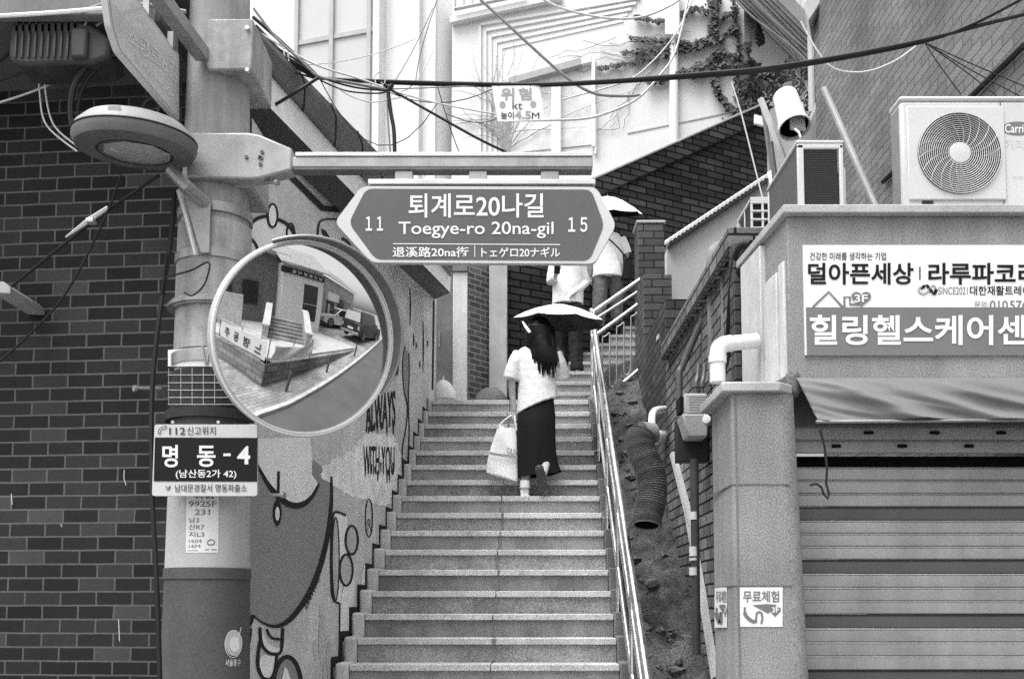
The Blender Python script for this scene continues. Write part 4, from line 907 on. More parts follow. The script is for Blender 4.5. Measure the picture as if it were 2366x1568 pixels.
trunk = [[(1695, 0), (1700, 60), (1708, 120), (1705, 180), (1712, 230), (1722, 262)], [(1660, -5), (1650, 40), (1640, 90), (1612, 110), (1590, 104), (1560, 96), (1500, 92), (1460, 88)],
         [(1690, 30), (1660, 40), (1610, 20), (1580, 30), (1545, 48), (1500, 46), (1470, 40)], [(1700, 62), (1660, 88), (1620, 96), (1570, 110), (1530, 112), (1490, 118), (1440, 122)],
         [(1660, 90), (1600, 112), (1540, 126), (1490, 140), (1430, 150), (1385, 158)], [(1702, 130), (1660, 122), (1640, 140), (1600, 160), (1560, 168)], [(1715, 150), (1690, 148), (1650, 152), (1625, 170), (1600, 178)],
         [(1715, 262), (1690, 250), (1665, 225), (1655, 200), (1650, 182), (1668, 150)], [(1640, 0), (1650, 30), (1648, 70), (1660, 100)], [(1540, 178), (1520, 186), (1500, 190)]]
vine("climbing_vine", "dark leafy creeper spreading over the corner of the cream building", trunk, (8, 8), lambda u, v, o=0.0: cbp(u, v, o + .02), .07, .03)
vine("climbing_vine", "dense dark creeper hanging on the shaded flank right of the cream corner", [[(1732, 0), (1742, 40), (1752, 70), (1760, 100)], [(1724, 100), (1735, 150), (1750, 210), (1760, 240)], [(1735, 230), (1755, 222), (1770, 236)]], (8, 8), lambda u, v, o=0.0: crp(u, v, o + .02), .08, .02)
def bush(name, label, c, rad_, n, ls, mt="leaf", cat="bush"):
    t = thing(name, label, cat, c - dz * rad_[2]); lb = MB(); sb = MB(); cl_ = [(V((rv_.gauss(0, .5), rv_.gauss(0, .5), rv_.gauss(0, .5))), rv_.uniform(.25, .5)) for _ in range(12)]
    for _ in range(n):
        cc_, cr = rv_.choice(cl_); d = V((rv_.gauss(0, 1), rv_.gauss(0, 1), rv_.gauss(0, 1))).normalized() * cr * rv_.random() ** .4 + cc_
        p = c + V((d.x * rad_[0], d.y * rad_[1], d.z * rad_[2])); r = ls * rv_.uniform(.5, 1.2); n_ = V((rv_.gauss(0, 1), rv_.gauss(0, 1), rv_.gauss(0, 1) + .6)).normalized(); x = n_.orthogonal().normalized(); y = n_.cross(x)
        lb.add([p - y * r, p + x * r * .5, p + y * r, p - x * r * .5], [(0, 1, 2, 3)])
    for k in range(6): cc_, _r = cl_[k]; sb.tube([c - dz * rad_[2], c + V((cc_.x * rad_[0], cc_.y * rad_[1], cc_.z * rad_[2]))], .012, 5)
    part("stem", sb, M("bark"), t); part("foliage", lb, M(mt), t, recalc=False); return t
bush("shrub", "dark dense shrub behind the top of the sloping brick wall", P(1755, 215, 15.6), (.55, .4, .5), 900, .075)
bush("shrub", "sparse grey-green shrub among the poles above the roof corner", P(1838, 200, 13.5), (.55, .4, .45), 330, .05)
bush("shrub", "tuft of weeds high on the slope beside the drain pipes", P(1880, 235, 12.5), (.3, .3, .3), 260, .05)
# bare creeper threads on the cream wall
a = MB()
rc = random.Random(4)
for k in range(26):
    u, v = 1168 + rc.uniform(-12, 12), 350 - rc.random() * 120; p = [(u, v)]; du, dv_ = rc.uniform(-9, 9), rc.uniform(-12, -5)
    for _ in range(14): du += rc.uniform(-4, 4); dv_ += rc.uniform(-2, 2.4); u += du; v += dv_; p.append((u, v))
    a.tube([cbp(x, max(-10, min(350, y)), .06) for x, y in p], [.012 * (1 - i / 18) for i in range(len(p))], 4)
for k in range(9):
    u, v = 1210 + 30 * k, 150 - 8 * k + rc.uniform(-20, 20); p = []
    for _ in range(8): u += 16 + rc.uniform(0, 14); v += rc.uniform(-12, 9); p.append((u, v))
    a.tube([cbp(x, y, .04) for x, y in p], .006, 4)
for k in range(5):
    u, v = 1545 - 30 * k, 120 + 30 * k; p = []
    for _ in range(9): u += rc.uniform(-22, 6); v += rc.uniform(4, 26); p.append((u, min(300, v)))
    a.tube([cbp(x, y, .04) for x, y in p], .006, 4)
solo("bare_creeper", a, M("twig"), "leafless creeper threads netting the cream wall left of the doorway", "plant"); a = MB()
for k in range(26):
    p = [P(1165 + rc.uniform(-10, 10), 400, 14), P(1168 + rc.uniform(-12, 18), 300 + rc.uniform(-20, 30), 14), P(1172 + rc.uniform(-40, 50), 245 + rc.uniform(-60, 40), 14), P(1175 + rc.uniform(-70, 70), 160 + rc.uniform(-80, 80), 14)]
    a.tube(p if k % 3 == 0 else p[:3], [.008, .008, .006, .003][:len(p if k % 3 == 0 else p[:3])], 5)
solo("twiggy_plant", a, M("twig"), "bundle of bare twigs standing behind the height-limit placard", "plant")
# ================================================================ clutter behind the shop roof corner
wbk = thing("white_tub", "big white plastic tub tipped on its side with a dark mouth, behind the roof corner", "tub", P(1830, 300, 10.0))
tc_ = P(1826, 262, 10.0); axt = V((.08, -.40, -.92)).normalized()
prof = [(.10, -.22), (.125, -.2), (.15, .12), (.165, .13), (.165, .17), (.152, .17), (.14, .0), (.10, -.15)]
part("shell", MB().lathe([(r * 1.0, z * 1.3) for r, z in prof], tc_, axt, 28), M("pvc"), wbk)
part("lining", MB().lathe([(.138, .19), (.12, -.1), (.01, -.12)], tc_, axt, 24, False), M("void"), wbk)
part("panel", MB().obox(P(1822, 232, 9.9), P(1856, 236, 9.9) - P(1822, 232, 9.9), P(1862, 300, 9.9) - P(1856, 236, 9.9), V((0, .04, 0))), M("pvc"), wbk)
part("scrap", MB().tube([P(1836, 298, 9.75), P(1846, 306, 9.72), P(1850, 318, 9.7)], .012, 5), M("pvc"), wbk)
def pole(u0, v0, u1, v1, y, r, m, lab, sq=False): 
    return solo("strut", MB().tube([P(u0, v0, y), P(u1, v1, y)], r, 4 if sq else 8), M(m), lab, "strut")
pole(1757, 228, 1816, 378, 10.2, .035, "concrete_light", "pale slanted timber strut leaning left of the tipped tub", True)
pole(1903, 203, 2026, 484, 6.4, .022, "galv_light", "long pale brace leaning from the drain pipes down to the roof edge")
pole(1762, 240, 1790, 440, 10.3, .025, "cable_grey", "dark upright pole left of the pale slanted strut")
pole(1780, 330, 1800, 480, 9.8, .03, "dark_steel", "short dark steel pole beside the finned unit")
pole(1895, 150, 1888, 250, 9.6, .02, "galv_light", "short pale rod above the shrub beside the drain pipes")
pole(1871, 0, 1876, 260, 12, .04, "wrap_light", "pale post rising through the wires at upper right")
solo("signboard", MB().obox(P(1744, 284, 11), P(1764, 290, 11) - P(1744, 284, 11), V((0, .04, 0)), P(1744, 264, 11) - P(1744, 284, 11)), M("white_paint"), "small blank white board by the top of the brick wall", "board")
solo("wooden_frame", MB().tube([P(1785, 398, 10.2), P(1796, 440, 10.1), P(1812, 486, 10)], .06, 4), M("concrete_light"), "pale leaning timber at the end of the tiled coping", "timber")
wl_ = thing("slope_wall", "weathered concrete wall patch beside the drain pipes above the finned unit", "wall", P(1880, 330, 11.2))
part("wall", MB().prism([P(1862, 300, 11.2), P(1905, 200, 11.2), P(1918, 200, 11.2), P(1925, 500, 11.2), P(1780, 500, 11.2), P(1800, 400, 11.2)], (0, .3, 0)), M("concrete_grain"), wl_, .01)

for (a_, b_), lab in (((.55, .60), "small weed tuft on the bank just above the duct mouth"), ((.25, .72), "small weed tuft on the bank close to the handrail, high up"), ((.6, .3), "small weed tuft low on the bank near the black downpipe")):
    bush("weed", lab, bank(a_, b_) + dz * .05, (.07, .07, .07), 60, .02, "leaf", "weed")
# ================================================================ utility pole and what is strapped to it
PCX, PCY = P(505, 200, 5.2).x, 5.2
pr = lambda z: .212 - .0165 * (z - 1.5)
up = thing("utility_pole", "thick pale utility pole wrapped in sheets and steel bands beside the brick corner", "pole", (PCX, PCY, 0))
C0 = V((PCX, PCY, 0))
part("shaft", MB().lathe([(pr(z), z) for z in (0, 1, 2, 3, 4, 5, 6.5, 8)], C0, n=40), M("pole_skin"), up)
PC = oncyl(PCX, PCY, .212 + .0165 * 1.5, -.0165)
def zc_(v): return PC(PCX * F / PCY + 1183, v).z
def wrap(name, v0, v1, o, m, a0=-200, a1=20, th=.004, bev=0, zs=None):
    z1, z0 = zc_(v0), zc_(v1); n = 40; rings = []
    for z in (z0, z1):
        rr_ = pr(z) + o; rings.append([C0 + V((rr_ * math.cos(R(a0 + (a1 - a0) * k / n)), rr_ * math.sin(R(a0 + (a1 - a0) * k / n)), z)) for k in range(n + 1)] +
                                      [C0 + V(((rr_ - th) * math.cos(R(a1 + (a0 - a1) * k / n)), (rr_ - th) * math.sin(R(a1 + (a0 - a1) * k / n)), z)) for k in range(n + 1)])
    return part(name, MB().loft(rings), M(m), up)
wrap("sleeve", 500, 682, .012, "pole_sleeve", -180, 180, .01)
wrap("collar_ring", 682, 702, .035, "galv", -180, 180, .04); wrap("collar_ring", 690, 698, .05, "galv", -180, 180, .03)
wrap("strap_band", 464, 486, .017, "galv", -180, 180, .015); wrap("strap_band", 572, 592, .022, "galv", -180, 180, .015)
wrap("sleeve", 702, 800, .008, "pole_sleeve", -180, 180, .008)
wrap("mesh_panel", 850, 936, .014, "mesh_dark", -175, -5)
a = MB(); 
for v in (866, 884, 901, 918, 934): a.tube([PC(388 + (540 - 388) * k / 14, v, .017) for k in range(15)], .0022, 4)
for u in (390, 418, 444, 470, 496): a.tube([PC(u, 850, .0165), PC(u, 936, .0165)], .0016, 4)
part("wire_grid", a, M("light_print"), up)
a = MB(); p = [PC(388 + 110 * k / 10, 800 + (10 - k) * .8, .012) for k in range(11)]; q = [PC(388 + 110 * k / 10, 846, .012) for k in range(11)]
a.loft([p, q], False, False); part("white_sheet", a, M("white_print"), up, recalc=False)
a = MB(); a.tube([PC(468, 800, .02), PC(476, 842, .02)], .006, 5); a.tube([PC(486, 792, .02), PC(478, 842, .02)], .005, 5); part("band_clip", a, M("galv"), up)
wrap("padded_roll", 940, 963, .035, "mesh_dark", -178, -2, .034); wrap("backing_strip", 963, 984, .012, "wrap_dark", -175, -5)
wrap("notice_wrap", 1140, 1312, .006, "wrap_light", -180, 180); wrap("dark_wrap", 1335, 1600, .007, "wrap_dark", -180, 180); wrap("wrap_edge", 1310, 1336, .013, "wrap_dark", -180, 180)
# numbered plate
npl = thing("number_plate", "white notice with pole numbers pasted on the pole below the police sign", "notice", PC(468, 1276, .01)); a = MB()
p = [PC(431 + 75 * k / 8, 1146, .0075) for k in range(9)]; q = [PC(429 + 75 * k / 8, 1276, .0075) for k in range(9)]; a.loft([p, q], False, False); part("paper", a, M("white_print"), npl, recalc=False)
a = MB()
text(a, "위험", 446, 1140, 494, 1152, PC, .015, .009); 
for s_, u0, u1, v0 in (("9925F", 436, 500, 1157), ("231", 450, 485, 1176), ("남3", 436, 460, 1194), ("산R7", 436, 472, 1210), ("지L3", 436, 472, 1227)): text(a, s_, u0, v0, u1, v0 + 13, PC, .01, .009)
text(a, "1604", 436, 1245, 466, 1253, PC, 0, .009); text(a, "16M", 436, 1257, 462, 1265, PC, 0, .009)
stroke(a, spl([(478, 1252), (486, 1246), (495, 1249), (494, 1256), (484, 1258), (478, 1254)], 4), 2.5, PC, .009); stroke(a, [(434, 1271), (456, 1271)], 1.5, PC, .009); stroke(a, [(474, 1269), (500, 1269)], 2.5, PC, .009)
part("lettering", a, M("mid_print"), npl, recalc=False)
# emblem on the dark wrap
a = MB(); sheet(a, ell(540, 1484, 20, 30), PC, .010); part("emblem", a, M("light_print"), up, recalc=False)
a = MB(); sheet(a, ell(542, 1487, 12, 18), PC, .012); stroke(a, ell(539, 1487, 19.5, 31), 1.3, PC, .0115, True); stroke(a, [(550, 1478), (557, 1448)], 2, PC, .0118); stroke(a, [(552, 1480), (553, 1500), (545, 1515)], 1.5, PC, .0125)
text(a, "서울중구", 521, 1522, 556, 1538, PC, .01, .010); part("emblem_lettering", a, M("white_print"), up, recalc=False)
# climbing rods
for (u0, v0, u1, v1) in ((568, 420, 640, 422), (372, 898, 312, 897), (568, 1144, 655, 1143)):
    p_ = P(u0, v0, 5.1); q_ = P(u1, v1, 5.0); a = MB().tube([p_, q_], .009, 8); a.lathe([(.016, -.008), (.016, .008)], q_, q_ - p_, 8); part("climbing_rod", a, M("galv"), up)
# clamps
a = MB(); z0, z1 = zc_(168), zc_(52); yb0 = PCY - pr(4.6) - .035
k0, k1 = P(468, 100, yb0).x, P(584, 100, yb0).x
a.prism([(k0, yb0 + .02, z0 + .06), (k0 + .03, yb0, z0), (k1, yb0, z0), (k1, yb0, z1), (k0 + .03, yb0, z1), (k0, yb0 + .02, z1 - .1)], (0, .42, 0)); part("clamp", a, M("pole_sleeve"), up, .01)
a = MB(); 
for v in (68, 165): a.lathe([(.012, 0), (.012, .02)], P(573, v, yb0), (0, -1, 0), 6)
part("bolt", a, M("galv_light"), up)
# clamp of the blue arm: tapered box
ys = 4.98; CL = onpl((0, ys, 0), (0, -1, 0))
a = MB(); prof = [(430, 305), (572, 305), (600, 310), (675, 342), (675, 392), (600, 412), (580, 414), (430, 410)]
a.prism([CL(u, v) for u, v in prof], (0, .1, 0)); part("sign_clamp", a, M("galv"), up, .012)
a = MB().prism([CL(u, v) + V((0, .1, 0)) for u, v in ((430, 305), (572, 305), (572, 414), (430, 410))], (0, .36, 0)); part("sign_clamp", a, M("galv"), up, .012)
a = MB()
for u, v in ((600, 364), (602, 380), (606, 352), (604, 366), (570, 364)): a.lathe([(.010, 0), (.010, .008)], CL(u, v), (0, -1, 0), 8)
part("bolt", a, M("dark_steel"), up)
# ================================================================ road name sign on its arm
sg = thing("road_name_sign", "grey pointed road name sign in four scripts hanging under a horizontal arm across the alley", "sign", P(1100, 608, ys))
a = MB(); p0, p1 = CL(672, 384), CL(1370, 384); h1 = CL(900, 352).z
a.box(p0.x, p1.x, ys + .01, ys + .085, p0.z, h1 - .018); part("arm", a, M("galv"), sg, .006)
a = MB().box(p0.x + .02, p1.x, ys + .004, ys + .09, h1 - .0175, h1 + .004); part("arm_cover", a, M("galv_light"), sg, .004)
a = MB().box(p0.x + .01, p1.x - .002, ys + .012, ys + .083, p0.z - .012, p0.z - .0005); part("arm_lip", a, M("dark_steel"), sg)
for u in (932, 1104, 1271):
    q0, q1 = CL(u - 21, 420), CL(u + 21, 390); a = MB().box(q0.x, q1.x, ys + .02, ys + .06, q0.z - .004, q1.z); part("hanger", a, M("galv"), sg, .004)
q0, q1 = CL(850, 426), CL(1376, 414); a = MB().box(q0.x, q1.x, ys - .004, ys + .06, q0.z, q1.z); part("top_channel", a, M("galv_light"), sg, .004)
q0, q1 = CL(856, 431), CL(1370, 427); a = MB().box(q0.x, q1.x, ys + .004, ys + .05, q0.z, q1.z - .0); part("top_channel", a, M("dark_steel"), sg)
def rounded(pts, r, n=5):
    out = []; m = len(pts)
    for i in range(m):
        p, a_, b_ = V(pts[i]), V(pts[i - 1]), V(pts[(i + 1) % m]); ra_ = min(r, (a_ - p).length * .45); rb2 = min(r, (b_ - p).length * .45)
        s = p + (a_ - p).normalized() * ra_; e = p + (b_ - p).normalized() * rb2
        for k in range(n + 1):
            t = k / n; out.append(tuple(s * (1 - t) ** 2 + p * 2 * t * (1 - t) + e * t * t))
    return out
hexo = rounded([(845, 430), (1375, 432), (1422, 519), (1375, 609), (858, 606), (775, 512)], 14)
hexo = rounded([(836, 430), (1378, 432), (1424, 520), (1374, 609), (858, 606), (773, 513)], 16)
hexi = rounded([(846, 436), (1366, 438), (1396, 520), (1362, 602), (868, 599), (806, 515)], 16)
a = MB().prism([CL(u, v) for u, v in hexo], (0, .035, 0)); pn_ = part("panel", a, M("light_print"), sg)
a = MB(); sheet(a, hexi, CL, .002); part("grey_field", a, M("sign_field"), pn_, recalc=False)
a = MB(); o = .0045
text(a, "퇴계로20나길", 944, 447, 1256, 503, CL, .012, o); text(a, "Toegye-ro 20na-gil", 921, 512, 1279, 550, CL, .006, o + .0003); text(a, "１１", 845, 500, 885, 533, CL, .02, o); text(a, "１５", 1313, 502, 1357, 536, CL, .02, o)
text(a, "退溪路20na街", 907, 570, 1083, 594, CL, .012, o); text(a, "トェゲロ20ナギル", 1112, 571, 1294, 594, CL, .012, o)
stroke(a, [(908, 563), (1294, 565)], 2, CL, o); stroke(a, [(1097, 567), (1097, 594)], 1.6, CL, o + .0002)
part("lettering", a, M("white_print"), pn_, recalc=False)
# ================================================================ second road sign, pointing at the viewer
s3 = thing("road_name_sign", "glossy road name sign seen edge-on, jutting towards the viewer at the top of the pole", "sign", P(413, 280, 5.1))
t0 = P(413, 206, 5.1); sdv = V((-.10, -1, 0)).normalized(); sn = V((1, -.10, 0)).normalized()
SN = onpl(t0, sn)
def SNf(u, v, off=0.0):
    d = ray(u, v); return CAM + d * ((t0 + sn * off - CAM).dot(sn) / d.dot(sn))
hx = [(414, 130), (414, 281), (276, 121), (256, 62), (243, -12), (240, -70), (330, 25)]
hx = [(414, 130), (414, 281), (276, 121), (256, 62), (246, -10), (250, -90), (305, -20)]
a = MB().prism([SNf(u, v) for u, v in rounded(hx, 8)], -sn * .03); pn3 = part("panel", a, M("light_print"), s3)
a = MB(); sheet(a, rounded([(410, 134), (410, 270), (279, 116), (262, 62), (252, -10), (254, -82), (304, -14)], 8), SNf, .002); m_ = mat("sign_field_glare", .62, .25, .1, 3, .03, 120, 0, 0, spec=.8, coat=.6); part("grey_field", a, m_, pn3, recalc=False)  # pale base colour stands in for sky glare on a darker sign face
def para(c00, c10, c01):
    # skewed picture box: origin top-left c00, top-right c10, bottom-left c01
    def f(u, v, off=0.0): return SNf(c00[0] + (c10[0] - c00[0]) * u + (c01[0] - c00[0]) * v, c00[1] + (c10[1] - c00[1]) * u + (c01[1] - c00[1]) * v, off)
    return f
a = MB(); text(a, "소공로6길", 0, 0, 1, 1, para((296, 56), (411, 152), (296, 98)), .014, .004); text(a, "Sogong-ro 6-gil", 0, 0, 1, 1, para((312, 118), (411, 222), (312, 144)), .014, .004)
part("lettering", a, M("white_print"), pn3, recalc=False)
a = MB(); q0 = P(452, 128, 5.02); 
a.obox(q0 + V((0, 0, -.035)), V((.07, 0, 0)), sdv * 1.3, dz * .075); part("arm", a, M("galv"), s3, .006)
a = MB(); q0 = SNf(414, 128) - sn * .012; a.tube([q0, SNf(300, -15) - sn * .012], .012, 6); part("top_channel", a, M("galv_light"), s3)
for u, v in ((405, 120), (350, 45)):
    q0 = SNf(u, v) - sn * .015; part("hanger", MB().box(q0.x - .015, q0.x + .015, q0.y - .04, q0.y + .04, q0.z, q0.z + .09), M("galv"), s3)
# ================================================================ police point sign
ps = thing("police_sign", "rectangular emergency location sign with a black middle field strapped to the pole", "sign", P(474, 1145, 4.93))
PSP = onpl((0, 4.93, 0), (.03, -1, 0))
a = MB().prism([PSP(u, v) for u, v in rounded([(357, 980), (594, 980), (594, 1145), (351, 1145)], 7)], (0, .02, 0)); part("panel", a, M("light_print"), ps)
a = MB(); sheet(a, [(358, 1010), (595, 1011), (594, 1112), (355, 1111)], PSP, .0025); part("black_field", a, M("black_print"), ps, recalc=False)
a = MB(); text(a, "명", 375, 1027, 411, 1079, PSP, .02, .005); text(a, "동", 455, 1029, 498, 1078, PSP, .02, .005); text(a, "4", 548, 1030, 578, 1072, PSP, .025, .005); sheet(a, [(516, 1047), (533, 1047), (533, 1053), (516, 1053)], PSP, .005)
text(a, "(남산동2가 42)", 406, 1084, 546, 1106, PSP, .012, .005); part("lettering", a, M("white_print"), ps, recalc=False)
a = MB(); text(a, "112", 391, 987, 428, 1004, PSP, .01, .004); text(a, "신고위치", 432, 985, 498, 1005, PSP, .006, .004); text(a, "남대문경찰서 명동파출소", 404, 1118, 570, 1136, PSP, .006, .004)
stroke(a, spl([(366, 1001), (366, 993), (374, 986), (384, 984), (383, 990), (376, 991), (371, 996), (370, 1003)], 4), 1.6, PSP, .004, True)
stroke(a, spl([(383, 1122), (388, 1128), (393, 1121), (390, 1131), (384, 1130)], 3), 1.8, PSP, .004)
part("lettering", a, M("dark_print"), ps, recalc=False)
a = MB()
for u, v in ((400, 975), (505, 975)): a.lathe([(.008, 0), (.008, .008)], P(u, v, 4.95), (0, -1, 0), 8)
part("rivet", a, M("galv_light"), ps)
part("mount", MB().box(P(400, 1060, 4.95).x, P(540, 1060, 4.95).x, 4.952, 5.02, P(470, 1120, 4.95).z, P(470, 990, 4.95).z), M("galv"), ps)
# ================================================================ street lamp
yl = 4.75; lc = P(312, 348, yl)
lp = thing("street_lamp", "round disc street lamp on a short bracket, hanging before the brick wall", "lamp", lc)
lax = V((.035, -.10, 1)).normalized(); lr = 142 / F * yl
part("rim", MB().lathe([(lr * .62, -.012), (lr * .95, -.002), (lr, .03), (lr * .99, .055), (lr * .93, .062)], lc, lax, 56), M("lamp_dark"), lp)
part("housing", MB().lathe([(lr * .985, .062), (lr * .95, .085), (lr * .80, .128), (lr * .5, .16), (lr * .2, .175), (.001, .18)], lc, lax, 56), M("lamp_grey"), lp)
part("seam", MB().torus(lc + lax * .058, lax, lr * .99, .005, 56, 6), M("cable"), lp)
part("lens_well", MB().lathe([(lr * .615, -.0135), (lr * .58, -.014), (lr * .52, .02), (.001, .022)], lc, lax, 48, False), M("dark_print"), lp)
part("lens", MB().lathe([(lr * .56, -.016), (lr * .4, -.028), (lr * .2, -.034), (.001, -.036)], lc + V((.012, -.004, 0)), lax, 8, False), M("glass_lens"), lp, smooth=10)
q = lc + lax.cross(V((1, 0, 0))).normalized() * 0
lt = P(270, 320, yl - .24); part("latch", MB().box(lt.x - .03, lt.x + .03, lc.y - lr * .97, lc.y - lr * .94, lc.z + .035, lc.z + .085), M("lamp_grey"), lp, .006)
a = MB().tube([P(392, 392, yl + .1), P(430, 430, 4.85), P(478, 474, 5.0)], [.028, .032, .036], 8); part("bracket_arm", a, M("galv"), lp)
a = MB(); a.prism([P(412, 415, 4.97), P(486, 470, 4.97), P(484, 584, 4.97), P(462, 584, 4.97)], (0, .02, 0)); part("bracket_plate", a, M("galv"), lp, .004)
a = MB().tube([P(412, 440, 4.96), P(430, 500, 4.96), P(452, 590, 4.96)], .012, 6); part("stay", a, M("galv_light"), lp)
# ================================================================ convex traffic mirror
MC = P(708, 785, 4.72); maz, mel = R(35), R(-14)
mn = V((math.sin(maz) * math.cos(mel), -math.cos(maz) * math.cos(mel), math.sin(mel)))
mr = 226 / F * 4.72; MR = 2.3
mi = thing("traffic_mirror", "round convex traffic mirror with a dark hood reflecting the street", "mirror", MC)
sagm = MR - math.sqrt(MR * MR - (mr * .955) ** 2)
prof = [(mr * .955 * k / 24, 0) for k in range(25)]
prof = [(r, math.sqrt(MR * MR - r * r) - MR + sagm) for r, _ in prof]
part("mirror_face", MB().lathe(prof[::-1], MC, mn, 72, False), M("convex_mirror"), mi, smooth=180)
part("rim", MB().lathe([(mr * .95, -.012), (mr * .957, .008), (mr * .975, .014), (mr, .008), (mr * 1.0, -.05), (mr * .96, -.07), (mr * .5, -.10), (.001, -.11)], MC, mn, 72, False), M("galv_light"), mi)
part("rim_bead", MB().torus(MC + mn * .006, mn, mr * .99, .007, 72, 8), M("white_paint"), mi)
# hood: part of a flared band along the upper right
hx_ = V((0, 0, 1)) - mn * mn.z; hx_.normalize(); hy_ = mn.cross(hx_)   # hy_ points to picture right or left
if hy_.x < 0: hy_ = -hy_
def hood(t, w, ro):
    ang = R(-28 + 144 * t)          # from upper left over the top to the lower right
    dpt_ = (.008 + .085 * math.sin(math.pi * min(1, max(0, t)) ** .9) ** .7) * w
    rad_ = mr * (1.0 + ro) + .012 * w
    return MC + (hx_ * math.cos(ang) + hy_ * math.sin(ang)) * rad_ + mn * (dpt_ + .004)
a = MB(); n = 48; A_ = [[hood(k / n, w, .0) for w in (0, .33, .66, 1)] + [hood(k / n, w, .012) for w in (1, .66, .33, 0)] for k in range(n + 1)]
a.loft(A_); part("hood", a, M("lamp_dark"), mi, smooth=50)
a = MB().tube([hood(k / n, 1, .006) for k in range(n + 1)], .006, 6); part("hood_lip", a, M("galv"), mi)
bk = MC - mn * .1
part("bracket", MB().tube([bk, V((PCX + .1, PCY - .1, MC.z)), V((PCX, PCY, MC.z))], .03, 10), M("galv"), mi)
part("clamp_band", MB().lathe([(pr(MC.z) + .02, -.03), (pr(MC.z) + .02, .03), (pr(MC.z) - .01, .03), (pr(MC.z) - .01, -.03)], (PCX, PCY, MC.z), n=36), M("galv"), mi)
# ================================================================ cables
def cable(pts, r, m, label, grp=None, name="cable", n=6, sm=True, cat="cable"):
    return solo(name, MB().tube(spl([tuple(p) for p in pts], 8) if sm else pts, r, n), M(m), label, cat, grp)
def Pl(l, Y): return [P(u, v, Y) for u, v in l]
cable([P(592, 60, 6.2), P(650, 120, 6.2), P(700, 160, 6.2), P(735, 180, 6.2), P(900, 188, 6.1), P(1080, 193, 6.0), P(1240, 195, 5.9), P(1420, 186, 5.8), P(1600, 172, 5.7), P(1760, 158, 5.6), P(1960, 127, 5.5), P(2136, 92, 5.4), P(2280, 55, 5.3), P(2420, 20, 5.2)], .0105, "cable", "thickest black cable bundle sagging right across the alley")
cable([P(735, 181, 6.2), P(900, 192, 6.12), P(1080, 197, 6.02), P(1240, 198, 5.92), P(1420, 190, 5.82), P(1600, 178, 5.72), P(1760, 165, 5.62), P(1960, 133, 5.52), P(2136, 96, 5.42), P(2260, 50, 5.3), P(2420, -35, 5.2)], .010, "cable", "thin black cable lashed under the thickest bundle, rising steeply at the right end")
cable(Pl([(735, 180), (660, 228), (560, 285), (520, 310)], 5.9), .010, "cable", "black cable slanting down left from the bundle to the pole")
for k, (l, r, m, lab) in enumerate([
    ([(586, 20), (640, 90), (690, 135), (735, 176), (800, 190), (898, 208)], .009, "cable_grey", "grey wire drooping from the gutter corner to the wire junction"),
    ([(590, 70), (660, 112), (735, 152), (830, 182), (895, 205)], .006, "cable_light", "pale wire running just above the black bundle"),
    ([(600, 104), (680, 142), (740, 178), (820, 202), (898, 210)], .006, "cable", "thin dark wire under the bundle left of the junction"),
    ([(740, 186), (800, 210), (870, 216), (900, 210)], .005, "cable", "short dark slack wire below the bundle"),
    ([(770, 196), (810, 222), (860, 236), (910, 228), (944, 222)], .004, "cable_light", "slack pale loop below the bundle"),
    ([(898, 205), (1000, 262), (1100, 318), (1170, 352)], .008, "cable", "dark wire slanting down right from the wire junction"),
    ([(900, 208), (1000, 236), (1100, 256), (1172, 268)], .005, "cable_light", "pale wire slanting gently right to the placard"),
    ([(1030, 262), (1080, 280), (1130, 280), (1200, 248), (1215, 240)], .004, "cable_grey", "grey slack wire curving under the pale one"),
    ([(900, 206), (1060, 200), (1180, 190)], .004, "cable_grey", "thin straight wire rising from the junction to the bundle"),
    ([(896, 208), (903, 260), (910, 300), (912, 352)], .012, "cable", "black tail of cable hanging from the wire junction"),
    ([(894, 210), (896, 270), (902, 352)], .005, "cable_grey", "thin grey tail hanging left of the black one")]):
    cable(Pl(l, 6.0), r, m, lab)
cable(Pl([(888, 196), (900, 204), (906, 196), (896, 210), (900, 204)], 6.0), .014, "cable", "taped knot where the thin wires meet", name="wire_knot", cat="knot")
cable(Pl([(868, 192), (866, 176), (880, 166), (891, 178), (888, 194)], 6.05), .004, "cable_light", "small ring of coiled pale wire above the bundle", name="wire_coil", cat="coil")
